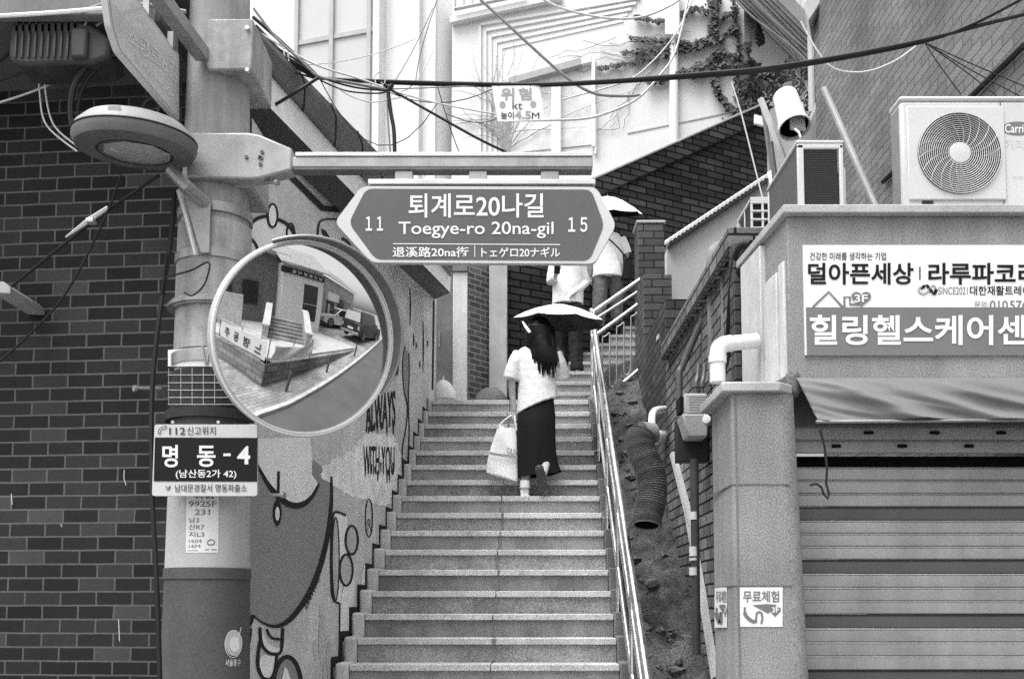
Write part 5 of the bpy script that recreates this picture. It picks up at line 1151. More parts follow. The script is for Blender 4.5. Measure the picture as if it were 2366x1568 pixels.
for l, Y, r, m, lab in [
    ([(1110, 0), (1160, 45), (1230, 110), (1310, 180), (1370, 215), (1430, 222), (1480, 220)], 8, .012, "cable_grey", "dark wire swooping down from the top centre across the cream wall"),
    ([(1180, 278), (1330, 276), (1400, 262), (1470, 230), (1520, 180), (1560, 120), (1590, 0)], 8, .010, "cable_light", "long pale wire curving up right past the placard"),
    ([(1300, 230), (1440, 190), (1500, 150), (1560, 80), (1600, 0)], 8.4, .007, "cable_light", "second pale wire rising to the top beside the white downpipe"),
    ([(1240, -10), (1300, 20), (1400, 42), (1480, 40), (1540, 18), (1570, 0)], 9, .010, "cable_light", "pale wire sagging along the top of the cream wall"),
    ([(1010, 0), (990, 60), (970, 130), (960, 190)], 7, .004, "cable_grey", "fine wire slanting down before the white building"),
    ([(1690, 190), (1712, 260), (1735, 350), (1760, 450), (1775, 500)], 6.4, .005, "cable_light", "thin pale wire falling past the tiled coping to the roof corner"),
    ([(1850, 50), (1890, 120), (1930, 160), (2000, 166), (2070, 140), (2130, 96)], 6.3, .006, "cable_light", "thin pale wire looping to the split in the bundle"),
    ([(2136, 98), (2170, 150), (2220, 218)], 5.2, .003, "cable", "fine wire dropping steeply from the split to the large unit"),
    ([(2136, 98), (2250, 180), (2380, 285)], 5.2, .003, "cable", "fine wire crossing the grooved wall behind the fan grille"),
    ([(2136, 98), (2240, 160), (2380, 235)], 5.25, .003, "cable", "fine wire fanning right, second from the top of the split"),
    ([(2136, 98), (2250, 150), (2380, 205)], 5.3, .003, "cable", "fine wire fanning right, topmost of the thin ones"),
    ([(1700, 0), (1740, 40), (1830, 110), (1900, 180)], 12, .012, "cable_grey", "wire descending under the raking eaves, upper of the pair"),
    ([(1740, 0), (1800, 60), (1880, 130), (1925, 175)], 12, .012, "cable_grey", "wire descending under the raking eaves, lower of the pair")]:
    cable(Pl(l, Y), r, m, lab)
# left side: cable down the pole, guy wires, coils
cable([P(404, 440, 5.0), P(398, 520, 4.98), P(388, 600, 4.95), P(380, 650, 4.95), P(370, 720, 4.93), P(360, 800, 4.92), P(352, 900, 4.92), P(350, 980, 4.92), P(352, 1150, 4.92), P(360, 1300, 4.92), P(366, 1450, 4.92), P(370, 1600, 4.92)], .013, "cable", "thick black cable running down the left edge of the pole")
cable([P(368, 405, 5.0), P(260, 478, 5.1), P(140, 570, 5.2), P(26, 662, 5.3)], .008, "cable", "black guy wire slanting down left to a wall bracket", sm=False)
cable([P(280, 405, 5.0), P(235, 520, 5.1), P(150, 680, 5.2), P(60, 780, 5.3), P(-20, 850, 5.35)], .007, "cable", "black wire falling from the lamp to the left edge")
ta = thing("wire_tensioner", "pale wire grip clamped on the slanting guy wire", "clamp", P(200, 520, 5.12)); part("body", MB().tube([P(250, 480, 5.09), P(208, 508, 5.11), P(152, 548, 5.14)], [.012, .016, .005], 6), M("galv_light"), ta); part("clip", MB().box(P(212, 508, 5.1).x - .02, P(212, 508, 5.1).x + .02, 5.07, 5.12, P(212, 512, 5.1).z - .012, P(212, 512, 5.1).z + .012), M("galv_light"), ta, .004)
wb3 = P(0, 662, 5.55); solo("wall_bracket", MB().prism([P(-20, 650, 5.3), P(8, 650, 5.3), P(24, 664, 5.3), P(24, 678, 5.3), P(-20, 676, 5.3)], (0, .42, 0)), M("concrete"), "small grey wall bracket at the left edge holding the guy wire", "bracket", bev=.004)
for k, (l, lab) in enumerate([([(275, 125), (215, 142), (175, 190), (163, 250), (172, 310), (190, 340)], "outer black loop of the cable coil behind the lamp"), ([(285, 135), (235, 150), (195, 195), (180, 250), (186, 310), (200, 345)], "inner black loop of the cable coil behind the lamp"),
    ([(362, 225), (335, 240), (330, 275), (345, 310)], "short black cable loop under the edge-on sign"), ([(372, 240), (362, 280), (366, 320)], "thick black cable stub under the edge-on sign"), ([(392, 260), (388, 300), (395, 330)], "black cable stub between the edge-on sign and the pole")]):
    cable(Pl(l, 5.05 + .03 * k), .014 if k in (0, 3) else .009, "cable", lab)
cable(Pl([(90, 150), (92, 220), (108, 290), (178, 350)], 5.2), .005, "cable_light", "pale lead hanging from the finned box to the lamp, left of the pair"); cable(Pl([(104, 150), (106, 220), (125, 290), (178, 338)], 5.2), .005, "cable_light", "pale lead hanging from the finned box to the lamp, right of the pair")
cable(Pl([(-10, 240), (80, 210), (205, 158)], 5.3), .006, "cable_light", "pale wire rising to the cable coil at the left edge"); cable(Pl([(-10, 38), (120, 30), (250, 19)], 4.7), .010, "white_paint", "white cable running straight along the front eaves")
cable(Pl([(-10, 190), (40, 172), (75, 160)], 5.15), .006, "cable", "black lead from the left edge into the finned box, upper"); cable(Pl([(-10, 150), (15, 128), (26, 118)], 5.15), .008, "cable", "black lead from the left edge into the end of the finned box")
cable(Pl([(180, 32), (250, 8), (300, 10), (360, 14), (430, 28)], 4.75), .010, "cable_grey", "grey cables swept behind the edge-on sign")
for k, l in enumerate([[(585, 40), (640, 88), (706, 150), (735, 178)], [(588, 66), (650, 128), (700, 158), (735, 180)], [(586, 96), (640, 112), (700, 150), (735, 182)], [(586, 148), (660, 162), (735, 184)], [(588, 110), (625, 124), (690, 160), (735, 181)]]):
    cable(Pl(l, 6.05), (.012, .014, .007, .006, .008)[k], "cable", ["topmost black strand bunching from the gutter to the bundle", "thick black strand bunching into the start of the bundle", "middle black strand joining the bundle at the gutter", "lowest straight strand below the gutter joints", "crooked black strand among the bunched wires"][k])
cable(Pl([(652, 100), (656, 120), (662, 158), (668, 150), (664, 112)], 6.0), .005, "cable_light", "pale wire hook hanging on the bunched strands")
cable(Pl([(382, 640), (440, 625), (478, 606), (484, 620), (470, 660), (445, 682), (426, 676)], 4.9), .0045, "cable", "thin black wire loop tied round the pole sleeve")
cable(Pl([(385, 585), (379, 640), (372, 680)], 4.93), .006, "cable", "short cable tie tail beside the thick pole cable")
# finned telecom box
fb = thing("cable_enclosure", "dark finned cable splice box hanging before the brick house eaves", "enclosure", P(130, 140, 5.05))
ye = 5.0
a = MB(); prof = [(18, 130), (22, 56), (40, 50), (170, 44), (205, 52), (228, 68), (252, 86), (250, 132), (215, 144), (60, 150), (30, 146)]
a.prism([P(u, v, ye) for u, v in prof], (0, .22, 0)); part("body", a, M("pvc_dark"), fb, .02)
for k in range(10):
    u = 32 + 15 * k; q0 = P(u, 140, ye); q1 = P(u + 5, 56, ye); a = MB(); a.loft([[P(u, 132, ye), P(u + 5, 132, ye), P(u + 4, 132, ye - .012), P(u, 132, ye - .012)], [P(u + 3, 78, ye), P(u + 8, 78, ye), P(u + 7, 78, ye - .014), P(u + 3, 78, ye - .014)], [P(u + 4, 50, ye), P(u + 9, 50, ye), P(u + 9, 52, ye + .05), P(u + 4, 52, ye + .05)]]); part("fin", a, M("pvc_dark"), fb)
a = MB().box(P(168, 90, ye).x, P(206, 90, ye).x, ye - .03, ye, P(170, 140, ye).z, P(170, 70, ye).z); part("cover", a, M("pvc_dark"), fb, .015)
a = MB(); a.tube([P(196, 60, ye), P(206, 34, ye), P(216, 48, ye)], .006, 5); a.tube([P(222, 60, ye), P(240, 48, ye + .02)], .006, 5); part("hanger", a, M("galv"), fb)
# height warning placard
wp_ = thing("height_placard", "white hanging placard with a height limit dangling from the cable bundle", "placard", P(1196, 280, 5.9))
WPL = onpl((0, 5.9, 0), (0, -1, 0))
a = MB().prism([WPL(u, v) for u, v in ((1136, 199), (1247, 198), (1258, 278), (1150, 281))], (0, .004, 0)); part("panel", a, M("white_print"), wp_)
a = MB(); text(a, "위", 1157, 203, 1188, 232, WPL, .025, .003); text(a, "험", 1198, 203, 1228, 231, WPL, .025, .003); text(a, "4.5", 1189, 256, 1227, 275, WPL, .03, .003); sheet(a, ell(1161, 242, 7, 8), WPL, .002); sheet(a, ell(1232, 241, 7, 8), WPL, .002); part("lettering", a, M("grey_print"), wp_, recalc=False)
a = MB(); text(a, "kt", 1184, 234, 1207, 253, WPL, 0, .003); text(a, "높이", 1157, 258, 1187, 275, WPL, .015, .0025); text(a, "M", 1229, 260, 1246, 275, WPL, 0, .003); part("lettering", a, M("dark_print"), wp_, recalc=False)
a = MB()
for u in (1153, 1225): a.tube([WPL(u, 200), P(u, 194, 5.9)], .003, 5)
part("tie", a, M("cable"), wp_)
# white sack at the door
a = MB(); c = P(1028, 921, 11.75); rg_ = random.Random(2); rings = []
for k in range(9):
    t = k / 8; r = .135 * (1 - t ** 2.2) ** .6 if t < 1 else .004; r = max(r, .006)
    rings.append([c + V((-.02 * t + r * (1.0 + .06 * math.sin(5 * w + 3 * t)) * math.cos(w), r * .8 * math.sin(w), .235 * t)) for w in [2 * math.pi * i / 18 for i in range(18)]])
bg = thing("rubbish_bag", "white tied plastic sack left beside the dark door at the top of the flight", "bag", c); part("sack", a.loft(rings), M("bag_plastic"), bg); part("knot", MB().tube([c + V((-.02, 0, .235)), c + V((-.015, 0, .275))], [.012, .004], 6), M("bag_plastic"), bg)

rw2 = random.Random(9)
for k, lab in enumerate(("fine slack wire dipping lowest below the bundle near the house eaves", "fine wire running flat just under the bundle to the placard", "fine pale wire crossing the window wall from the eaves", "fine dark wire falling from the bundle to the sign arm", "fine wire strung from the junction up to the white building", "fine pale wire looping in front of the white building")):
    a_ = [(740, 185), (900, 214), (700, 150), (1010, 196), (904, 200), (880, 190)][k]; b_ = [(1010, 240), (1140, 205), (960, 90), (1060, 350), (1000, 20), (1000, 120)][k]
    cable([P(*a_, 6.1).lerp(P(*b_, 6.1), t / 8) - dz * (.35, .08, .04, .02, .03, .15)[k] * 4 * (t / 8) * (1 - t / 8) for t in range(9)], .0032, ("cable", "cable", "cable_light", "cable", "cable_grey", "cable_light")[k], lab, name="wire", cat="wire", n=5, sm=False)
# ================================================================ people
rp = random.Random(21)
def ring(c, rx, ry, n=24, wob=0.0, ph=0.0, tilt=0.0, k=5, ex=None):
    out = []
    for i in range(n):
        a = 2 * math.pi * i / n; w = 1 + wob * math.sin(k * a + ph) + wob * .6 * math.sin((k + 4) * a + 2.3 * ph)
        out.append(V((c[0] + rx * w * math.cos(a), c[1] + ry * w * math.sin(a), c[2] - tilt * math.cos(a))))
    return out
def hand(mb, wrist, d, palm_n, side, curl, s=1.0):
    """palm, four unequal bent fingers and a thumb; d points down the hand, palm_n out of the palm, side to the thumb"""
    d, palm_n, side = V(d).normalized(), V(palm_n).normalized(), V(side).normalized(); w = V(wrist)
    mb.tube([w - d * .02 * s, w + d * .03 * s, w + d * .075 * s, w + d * .088 * s], [.024 * s, .036 * s, .040 * s, .030 * s], 10, True, .5)
    for k, ln_ in enumerate((.070, .080, .074, .058)):
        b = w + d * .082 * s + side * (.028 - .0185 * k) * s; p = [b]; dd_ = d.copy(); 
        for j, f in enumerate((.42, .32, .26)):
            ax = palm_n.cross(d); ang = curl * (.55 + .25 * j); dd_ = (Matrix.Rotation(-ang, 3, ax) @ dd_); p.append(p[-1] + dd_ * ln_ * f * s)
        mb.tube(p, [.0095 * s, .009 * s, .0083 * s, .0068 * s], 8)
    b = w + d * .025 * s + side * .03 * s
    p = [b, b + (side * .7 + d * .6 + palm_n * .3).normalized() * .034 * s, b + (side * .7 + d * .6 + palm_n * .3).normalized() * .034 * s + (d * .8 + palm_n * .6 * curl).normalized() * .034 * s]
    mb.tube(p, [.013 * s, .011 * s, .0085 * s], 8)
def head(mb, c, hgt, yaw=0.0, pitch=0.0):
    """head of height hgt centred at c, looking along -Y turned by yaw (radians)"""
    q = MB(); s = hgt / .23
    q.ball((0, .005, .012), .1, 16, (.78, .95, 1.12)); q.ball((0, -.03, -.055), .062, 14, (.86, .95, 1.0))
    q.tube([(0, -.096, .012), (0, -.112, -.018), (0, -.098, -.026)], [.009, .013, .009], 8)
    q.tube([(-.022, -.092, -.056), (0, -.099, -.055), (.022, -.092, -.056)], .0065, 6)
    for sx_ in (-1, 1):
        q.ball((.077 * sx_, .008, -.004), .022, 8, (.35, .8, 1.3)); q.tube([(.018 * sx_, -.092, .026), (.045 * sx_, -.084, .026)], .008, 6)
    rm = Matrix.Rotation(yaw, 3, 'Z') @ Matrix.Rotation(pitch, 3, 'X')
    mb.add([V(c) + rm @ (p * s) for p in q.v], q.f); return rm, s
def eyes(parent, c, rm, s):
    a = MB(); 
    for sx_ in (-1, 1): a.ball(V(c) + rm @ (V((.031 * sx_, -.084, .006)) * s), .009 * s, 8, (1.3, .6, .7))
    part("eyes", a, M("hair"), parent)
def shoe(mb, p, d, l=.25, w=.042, up_=(0, 0, 1)):
    d = V(d).normalized(); u_ = V(up_); s = d.cross(u_).normalized(); u_ = s.cross(d); rings = []
    for t, ww, h0, h1 in ((-.32, .6, 0, .07), (-.25, .85, 0, .105), (-.08, .9, 0, .10), (.15, .9, 0, .075), (.38, 1.05, 0, .055), (.58, .9, .004, .045), (.68, .45, .012, .03)):
        c = V(p) + d * l * t; rings.append([c + s * w * ww * math.cos(2 * math.pi * k / 12) + u_ * ((h0 + h1) / 2 + (h1 - h0) / 2 * math.sin(2 * math.pi * k / 12)) for k in range(12)])
    return mb.loft(rings)
# ---------------------------------------------------------------- woman climbing with a tote and a parasol
Yp = 9.62
Q = lambda u, v, dy=0.0: P(u, v, Yp + dy)
foot = V((Q(1213, 1140).x, 9.60, SZ(8)))
wm = thing("person", "person with long dark hair in white T-shirt and long black skirt climbing the granite steps", "person", foot)
m = MB()
hc = Q(1247, 762, -.0); rm, s_ = head(m, hc, .23, math.pi, 0)
m.tube([Q(1245, 780), Q(1242, 812)], [.05, .062], 12)
m.loft([ring(Q(1240, v), w / 240, d_, 20) for v, w, d_ in ((806, 28, .06), (816, 44, .09), (840, 40, .10), (870, 33, .09), (900, 35, .10), (925, 40, .12), (950, 38, .12))])
m.tube([Q(1197, 818), Q(1187, 850, -.01), Q(1182, 884, -.01)], [.052, .046, .038], 12); m.tube([Q(1182, 882, -.01), Q(1184, 915, .02), Q(1188, 948, .03)], [.038, .034, .025], 12)
hand(m, Q(1188, 948, .03), (.02, .1, -1), (1, .1, 0), (.1, 1, -.1), 1.0)
m.tube([Q(1287, 818), Q(1298, 846, .03), Q(1306, 872, .08)], [.052, .045, .037], 12); m.tube([Q(1306, 872, .08), Q(1303, 850, .2), Q(1296, 822, .28)], [.037, .034, .026], 12)
hand(m, Q(1296, 824, .27), (-.1, .5, .8), (-1, .2, .2), (0, -.7, .7), 1.2)
# legs: left planted, right trailing with the sole turned up
m.tube([Q(1222, 935), Q(1219, 1030, .05), Q(1214, 1085, -.0), Q(1213, 1132, -.03)], [.085, .062, .052, .036], 12)
m.tube([Q(1258, 935), Q(1263, 1020, .08), Q(1266, 1050, .02), Q(1256, 1094, -.20)], [.085, .062, .052, .036], 12)
part("body", baked(m, .0075, 4), M("skin"), wm, smooth=180)
# T-shirt
m = MB()
m.loft([ring(Q(1241, v), w / 240, d_, 28, wb, ph, t) for v, w, d_, wb, ph, t in ((800, 24, .066, 0, 0, 0), (806, 38, .088, .0, 0, 0), (814, 49, .108, .0, 0, 0), (830, 49, .125, .01, 1, 0), (852, 46, .135, .012, 1.4, .0), (880, 44, .138, .02, 2, -.02), (905, 45.5, .146, .015, 2.6, -.05), (925, 47, .155, .015, 3, -.07), (938, 48, .162, .016, 3.3, -.085))])
m.tube([Q(1200, 816), Q(1192, 836, -.01), Q(1184, 860, -.01), Q(1181, 876, -.01)], [.068, .078, .078, .076], 14)
m.tube([Q(1282, 816), Q(1290, 838, .01), Q(1297, 860, .05), Q(1300, 876, .07)], [.068, .078, .078, .074], 14)
part("t_shirt", baked(m, .008, 4, .5, .0045), M("cloth_white"), wm, smooth=180)
# skirt with folds, swinging out at the lower right
rings = []
for v, w, d_, cx, wb, t in ((905, 34, .10, 1239, .0, -.06), (930, 41, .13, 1239, .01, -.06), (960, 45.5, .155, 1239, .02, -.02), (1000, 45.5, .16, 1239, .03, 0), (1040, 45, .15, 1240, .045, .0), (1070, 45, .15, 1241, .06, 0), (1090, 45, .15, 1242, .075, 0), (1099, 45, .15, 1243, .08, -.02)):
    rr_ = ring(Q(cx, v), w / 240, d_, 40, wb, 1.2 + v * .004, t, 6)
    f = max(0, (v - 1060) / 38)
    for i, p in enumerate(rr_):
        a_ = 2 * math.pi * i / 40; k = math.exp(-((((a_ + math.pi) % (2 * math.pi)) - math.pi) / .5) ** 2); p.x += .045 * f * k; p.z += .035 * f * k
    rings.append(rr_)
sk = MB().loft(rings, False); sk2 = [[p * 1.0 + (Q(1242, 1000) - p) * V((1, 1, 0)).length * 0 for p in r] for r in rings]
part("skirt", sk, M("cloth_black"), wm, smooth=60, recalc=False)
# shoes
m = MB(); shoe(m, V((foot.x, 9.62, SZ(8) + .004)), (.05, 1, 0), .27, .052); m.tube([V((foot.x, 9.56, SZ(8) + .09)), V((foot.x, 9.56, SZ(8) + .16))], [.05, .047], 12); part("shoe", m, M("cloth_white"), wm)
m = MB(); shoe(m, V((foot.x, 9.62, SZ(8) + .002)), (.05, 1, -.0), .26, .046); 
m2 = MB(); rings = [[p for p in r] for r in ()]
sp = Q(1251, 1106, -.26); sdir = V((.18, .42, -.86)).normalized(); 
m = MB(); shoe(m, sp - sdir * .04, sdir, .25, .046, (0, .9, .42)); sh_ = part("shoe", m, M("rubber_dark"), wm)
a = MB(); s_v = sdir.cross(V((0, .9, .42))).normalized(); un = -(s_v.cross(sdir)).normalized(); un = un if un.y < 0 else -un
prf = [(-.30, .6), (-.26, .85), (-.1, .85), (.12, .8), (.35, 1.02), (.5, .95), (.6, .6)]
L_ = [sp - sdir * .04 + sdir * .25 * t + s_v * .05 * w + un * .004 for t, w in prf]; R_ = [sp - sdir * .04 + sdir * .25 * t - s_v * .05 * w + un * .004 for t, w in prf]
a.prism(L_ + R_[::-1], un * .02); part("sole", a, M("rubber_dark"), sh_, .006)
a = MB().prism([V((foot.x + x, y_, SZ(8) + .001)) for x, y_ in ((-.04, 9.53), (.04, 9.53), (.05, 9.7), (.03, 9.8), (-.03, 9.8), (-.045, 9.7))], (0, 0, .022)); part("sole", a, M("cloth_white"), wm, .004)
# hair: cap and long locks
m = MB(); m.ball(hc + V((0, -.012, .018)), .112, 16, (.92, 1.02, 1.08))
m.loft([ring(Q(u, v, -.055 - .0), w / 240, d_, 18) for u, v, w, d_ in ((1246, 752, 28, .095), (1248, 780, 32, .095), (1250, 808, 33, .085), (1254, 830, 30, .07), (1258, 845, 22, .05))])
hcap = baked(m, .01, 5)
for k in range(190):
    t = rp.random(); u0 = 1214 + 66 * t; e = rp.random()
    a_ = math.pi * (t - .5)
    y_ = -.10 * math.cos(a_) - .03
    vend = 828 + 46 * rp.random() ** .8 * (1 if .15 < t < .9 else .5)
    ue = 1222 + 66 * t + rp.gauss(2, 3.5)
    p = [Q(1247 + (u0 - 1247) * .6, 744, y_ * .55), Q(u0, 764, y_), Q(u0 + 2 + 3 * (t - .5), 796, y_ - .02), Q((u0 + ue) / 2 + 3, 824, y_ * .8 - .055), Q(ue, vend, y_ * .4 - .085)]
    hcap.tube(spl([tuple(q_) for q_ in p], 3), [.010] * 6 + [.009, .008, .0075, .007, .005, .003, .0015], 5)
part("hair", hcap, M("hair"), wm, smooth=180)
# tote bag
tg = thing("tote_bag", "big white canvas tote with dark lettering carried by the climbing person", "bag", Q(1160, 1112))
def tb_(u0, u1, v0, v1, y0, y1): return [Q(u0, v0, y0), Q(u1, v1, y0), Q(u1, v1, y1), Q(u0, v0, y1)]
rings = []
for t in [k / 10 for k in range(11)]:
    u0 = 1122 + 28 * t ** 1.3; u1 = 1197 - 3 * t; v0 = 1090 - 106 * t; v1 = 1113 - 121 * t; d_ = (.075 * (1 - t * .55)) * (1 + .0 * t); cxv = (Q(u0, v0) + Q(u1, v1)) / 2; ax_ = (Q(u1, v1) - Q(u0, v0)) / 2
    rr_ = []
    for k in range(24):
        a_ = 2 * math.pi * k / 24; c_, s__ = math.cos(a_), math.sin(a_); f = (abs(c_) ** 4 + abs(s__) ** 4) ** -.25 if t < .9 else 1
        w_ = .012 * math.sin(9 * t + 3 * a_) * (.4 + t)
        rr_.append(cxv + ax_ * c_ * f * (1 - .04 * (t == 0)) + V((0, (d_ + w_) * s__ * f, w_ * .6)))
    rings.append(rr_)
BAGY = 9.62
tbg = part("canvas", MB().loft(rings), M("tote"), tg, smooth=60)
BG = onpl(Q(1160, 1040, -.085), (0, -1, .08))
a = MB(); stroke(a, [(1131, 1046), (1150, 1050), (1170, 1052), (1195, 1055)], 6, BG, .002); part("band", a, M("grey_print"), tg, recalc=False)
a = MB(); text(a, "OLIV", 1171, 1036, 1196, 1050, BG, .015, .004, 6); part("lettering", a, M("mid_print"), tg, recalc=False)
a = MB()
for dy in (-.03, .03): a.tube(spl([tuple(Q(1151, 986, dy)), tuple(Q(1166, 970, dy * .6)), tuple(Q(1186, 958, .03)), tuple(Q(1190, 972, dy)), tuple(Q(1194, 994, dy))], 6), .0075, 6)
part("handle", a, M("tote"), tg)
def umbrella(label, ctr, rad_, hgt_, ax, shaft_to, rot=.2, strap=True):
    ax = V(ax).normalized(); x = V((1, 0, 0)) - ax * ax.x; x.normalize(); y = ax.cross(x); n = 8
    t = thing("parasol", label, "umbrella", shaft_to)
    def pt(r, k, dz_=0.0):
        a_ = rot + 2 * math.pi * k / n; z = hgt_ * (1 - (r) ** 1.7); return ctr + (x * math.cos(a_) + y * math.sin(a_)) * r * rad_ + ax * (z + dz_)
    def canopy(dz_):
        m = MB(); rs_ = [0.02, .25, .5, .75, .92, 1.0]
        for k in range(n):
            vs = []; 
            for r in rs_:
                for j in range(5):
                    f = j / 4; p = pt(r, k, dz_).lerp(pt(r, k + 1, dz_), f); p = p + ax * (-.010 * r * 4 * f * (1 - f)) + (ctr - p) * (.02 * r ** 3 * 4 * f * (1 - f)); vs.append(p)
            m.add(vs, [(i * 5 + j, i * 5 + j + 1, (i + 1) * 5 + j + 1, (i + 1) * 5 + j) for i in range(len(rs_) - 1) for j in range(4)])
        return m
    part("canopy", canopy(0), M("umb_white"), t, smooth=20, recalc=False); part("lining", canopy(-.006), M("umb_dark"), t, smooth=20, recalc=False)
    m = MB()
    for k in range(n): m.tube([pt(r, k, -.012) for r in (.05, .3, .6, .85, 1.0)], .003, 5)
    part("rib", m, M("dark_steel"), t)
    part("shaft", MB().tube([ctr + ax * (hgt_ + .03), shaft_to], .006, 8), M("dark_steel"), t)
    part("grip", MB().tube([shaft_to + (ctr - shaft_to).normalized() * .07, shaft_to - (ctr - shaft_to).normalized() * .07], .013, 10), M("dark_print"), t)
    return t, pt
uc = Q(1291, 744, .22)
pu, pt_ = umbrella("white parasol with a dark lining held over the person in the white T-shirt", uc, .478, .175, (.045, -.09, 1), Q(1296, 818, .28) , .3)
a = MB(); p = [Q(1205, 742, -.2), Q(1212, 756, -.22), Q(1222, 769, -.22)]; a.prism([p[0], p[1], p[2], p[2] + V((.022, 0, .015)), p[1] + V((.025, 0, .01)), p[0] + V((.02, 0, .0))], (0, .002, 0)); part("strap", a, M("umb_white"), pu)
# ---------------------------------------------------------------- two walkers on the upper flight
def walker(label, u0, Yq, k, sc_, facing, top, low, hair_m, arms, sleeve, shirt_w, legs):
    zf = 3.885 + .185 * (k + 1); base = V((P(u0, 700, Yq).x, Yq, zf)); t = thing("person", label, "person", base)
    Lp = lambda x, y, z: base + V((x, y, z)) * sc_
    m = MB(); hc_ = Lp(0, -.02 * (1 if facing == 0 else -1), 1.57); rm, s_ = head(m, hc_, .225 * sc_, facing, .15)
    m.tube([Lp(0, 0, 1.48), Lp(0, 0, 1.39)], [.05, .058], 12)
    m.loft([ring(Lp(0, 0, z), w * sc_, d_ * sc_, 18) for z, w, d_ in ((1.42, .08, .06), (1.38, .17, .09), (1.25, .16, .10), (1.1, .135, .09), (.98, .15, .105), (.86, .165, .11))])
    for (sh0, el_, wr_, hd, pn_, sd__, cu) in arms:
        m.tube([Lp(*sh0), (Lp(*sh0) + Lp(*el_)) / 2, Lp(*el_)], [.05, .044, .037], 12); m.tube([Lp(*el_), (Lp(*el_) + Lp(*wr_)) / 2, Lp(*wr_)], [.037, .034, .025], 12); hand(m, Lp(*wr_), hd, pn_, sd__, cu)
    for lg in legs: m.tube([Lp(*q) for q in lg], [.085, .06, .05, .036], 12)
    part("body", baked(m, .009, 4), M("skin"), t, smooth=180); eyes(t, hc_, rm, s_)
    m = MB(); m.loft([ring(Lp(0, 0, z), w * sc_, d_ * sc_, 26, wb, z * 7) for z, w, d_, wb in ((1.435, .085, .07, 0), (1.40, .165, .095, 0), (1.33, .19, .12, .01), (1.15, shirt_w - .01, .135, .02), (1.0, shirt_w, .145, .03), (.9, shirt_w, .155, .02), (.80, shirt_w, .16, .02))])
    for (sh0, el_, wr_, *_r) in arms:
        a_, b_, c_ = Lp(*sh0), Lp(*el_), Lp(*wr_)
        if sleeve == "long": m.tube([a_, (a_ + b_) / 2, b_, (b_ + c_) / 2, b_.lerp(c_, .93)], [.062, .06, .055, .05, .04], 14)
        else: m.tube([a_, a_.lerp(b_, .5), a_.lerp(b_, .86)], [.066, .08, .082], 14)
    part("shirt", baked(m, .009, 4, .5, .0045), top, t, smooth=180)
    m = MB()
    for lg in legs:
        q = [Lp(*w) for w in lg]; q[-1] = q[-1].lerp(q[-2], .08)
        m.loft([ring(q[0] + V((0, 0, .1)), .09, .10, 20), ring(q[0], .10, .11, 20, .01), ring(q[1], .10, .115, 20, .03, 2), ring(q[2], .085, .095, 20, .04, 3), ring(q[3], .085, .095, 20, .05, 4)])
    part("trousers", baked(m, .009, 4, .5, .01), low, t, smooth=180)
    m = MB()
    for lg in legs: f = Lp(*lg[-1]); shoe(m, V((f.x, f.y, f.z - .035)), (0, 1 if facing else -1, 0), .25, .044)
    part("shoes", m, M("rubber_dark"), t)
    m = MB(); m.ball(hc_ + rm @ V((0, .02, .02)) * s_, .108 * s_, 16, (.86, .95, 1.08)); h0 = baked(m, .011, 3)
    h0.v = [p if (rm.transposed() @ (p - hc_)).y > -.055 * s_ or (p - hc_).z > .055 * s_ else hc_ + (p - hc_) * .82 for p in h0.v]
    part("hair", h0, hair_m, t, smooth=180)
    return t, Lp
w1, L1 = walker("person in a pale loose long-sleeved blouse and wide dark trousers, half hidden behind the parasol", 1312, 12.62, 3, 1.0, 0, M("cloth_print"), M("cloth_black"), M("hair"),
    [((.18, 0, 1.36), (.235, .04, 1.10), (.10, -.12, .93), (-.7, -.3, -.6), (0, .4, -.6), (.2, -.9, .2), .5), ((-.18, 0, 1.36), (-.225, .0, 1.10), (-.17, -.22, 1.10), (.2, -.7, .5), (.8, .3, .2), (0, 0, 1), .7)], "long", .20,
    [((-.085, 0, .82), (-.09, -.03, .46), (-.09, 0, .25), (-.09, .0, .04)), ((.085, 0, .82), (.09, -.1, .46), (.09, -.12, .25), (.10, -.20, -.145))])
ph = thing("phone", "dark phone in the raised hand of the person in the pale blouse", "phone", L1(-.15, -.3, 1.13)); part("case", MB().obox(L1(-.19, -.32, 1.10), V((.075, 0, 0)), V((0, .008, .002)), V((0, -.05, .14))), M("black_print"), ph, .006)
w2, L2 = walker("person in T-shirt and loose jeans with a black shoulder bag, under a parasol", 1405, 13.22, 6, 1.0, math.pi, M("cloth_white"), M("denim"), M("hair_brown"),
    [((.18, 0, 1.36), (.265, .06, 1.12), (.20, .24, 1.24), (-.2, .5, .8), (-1, 0, .3), (0, -.6, .8), 1.2), ((-.18, 0, 1.36), (-.24, .0, 1.10), (-.23, .1, .86), (0, .2, -1), (1, 0, 0), (0, 1, 0), .6)], "short", .205,
    [((-.09, 0, .82), (-.12, -.02, .45), (-.13, -.06, .25), (-.14, -.02, .04)), ((.09, 0, .82), (.12, .10, .50), (.12, .10, .3), (.12, .12, .215))])
sb_ = thing("shoulder_bag", "black shoulder bag with a wide strap hanging at the hip of the person in jeans", "bag", L2(.26, -.02, .78))
part("bag", MB().loft([ring(L2(.25 + .03 * t, -.06, .76 + .26 * t), .075 * (1 - .35 * t) , .05, 16) for t in (0, .25, .5, .75, 1)]), M("cloth_black"), sb_, smooth=60)
part("strap", MB().tube(spl([tuple(L2(*q)) for q in ((.26, -.10, 1.02), (.12, -.17, 1.16), (-.02, -.16, 1.30), (-.12, -.10, 1.41), (-.14, .0, 1.44))], 6), .016, 6, True, .4), M("cloth_black"), sb_)
umbrella("white parasol sheltering the person with the shoulder bag, right of the road sign", P(1402, 492, 13.3), .50, .22, (.02, -.30, 1), L2(.18, .28, 1.30), .1)
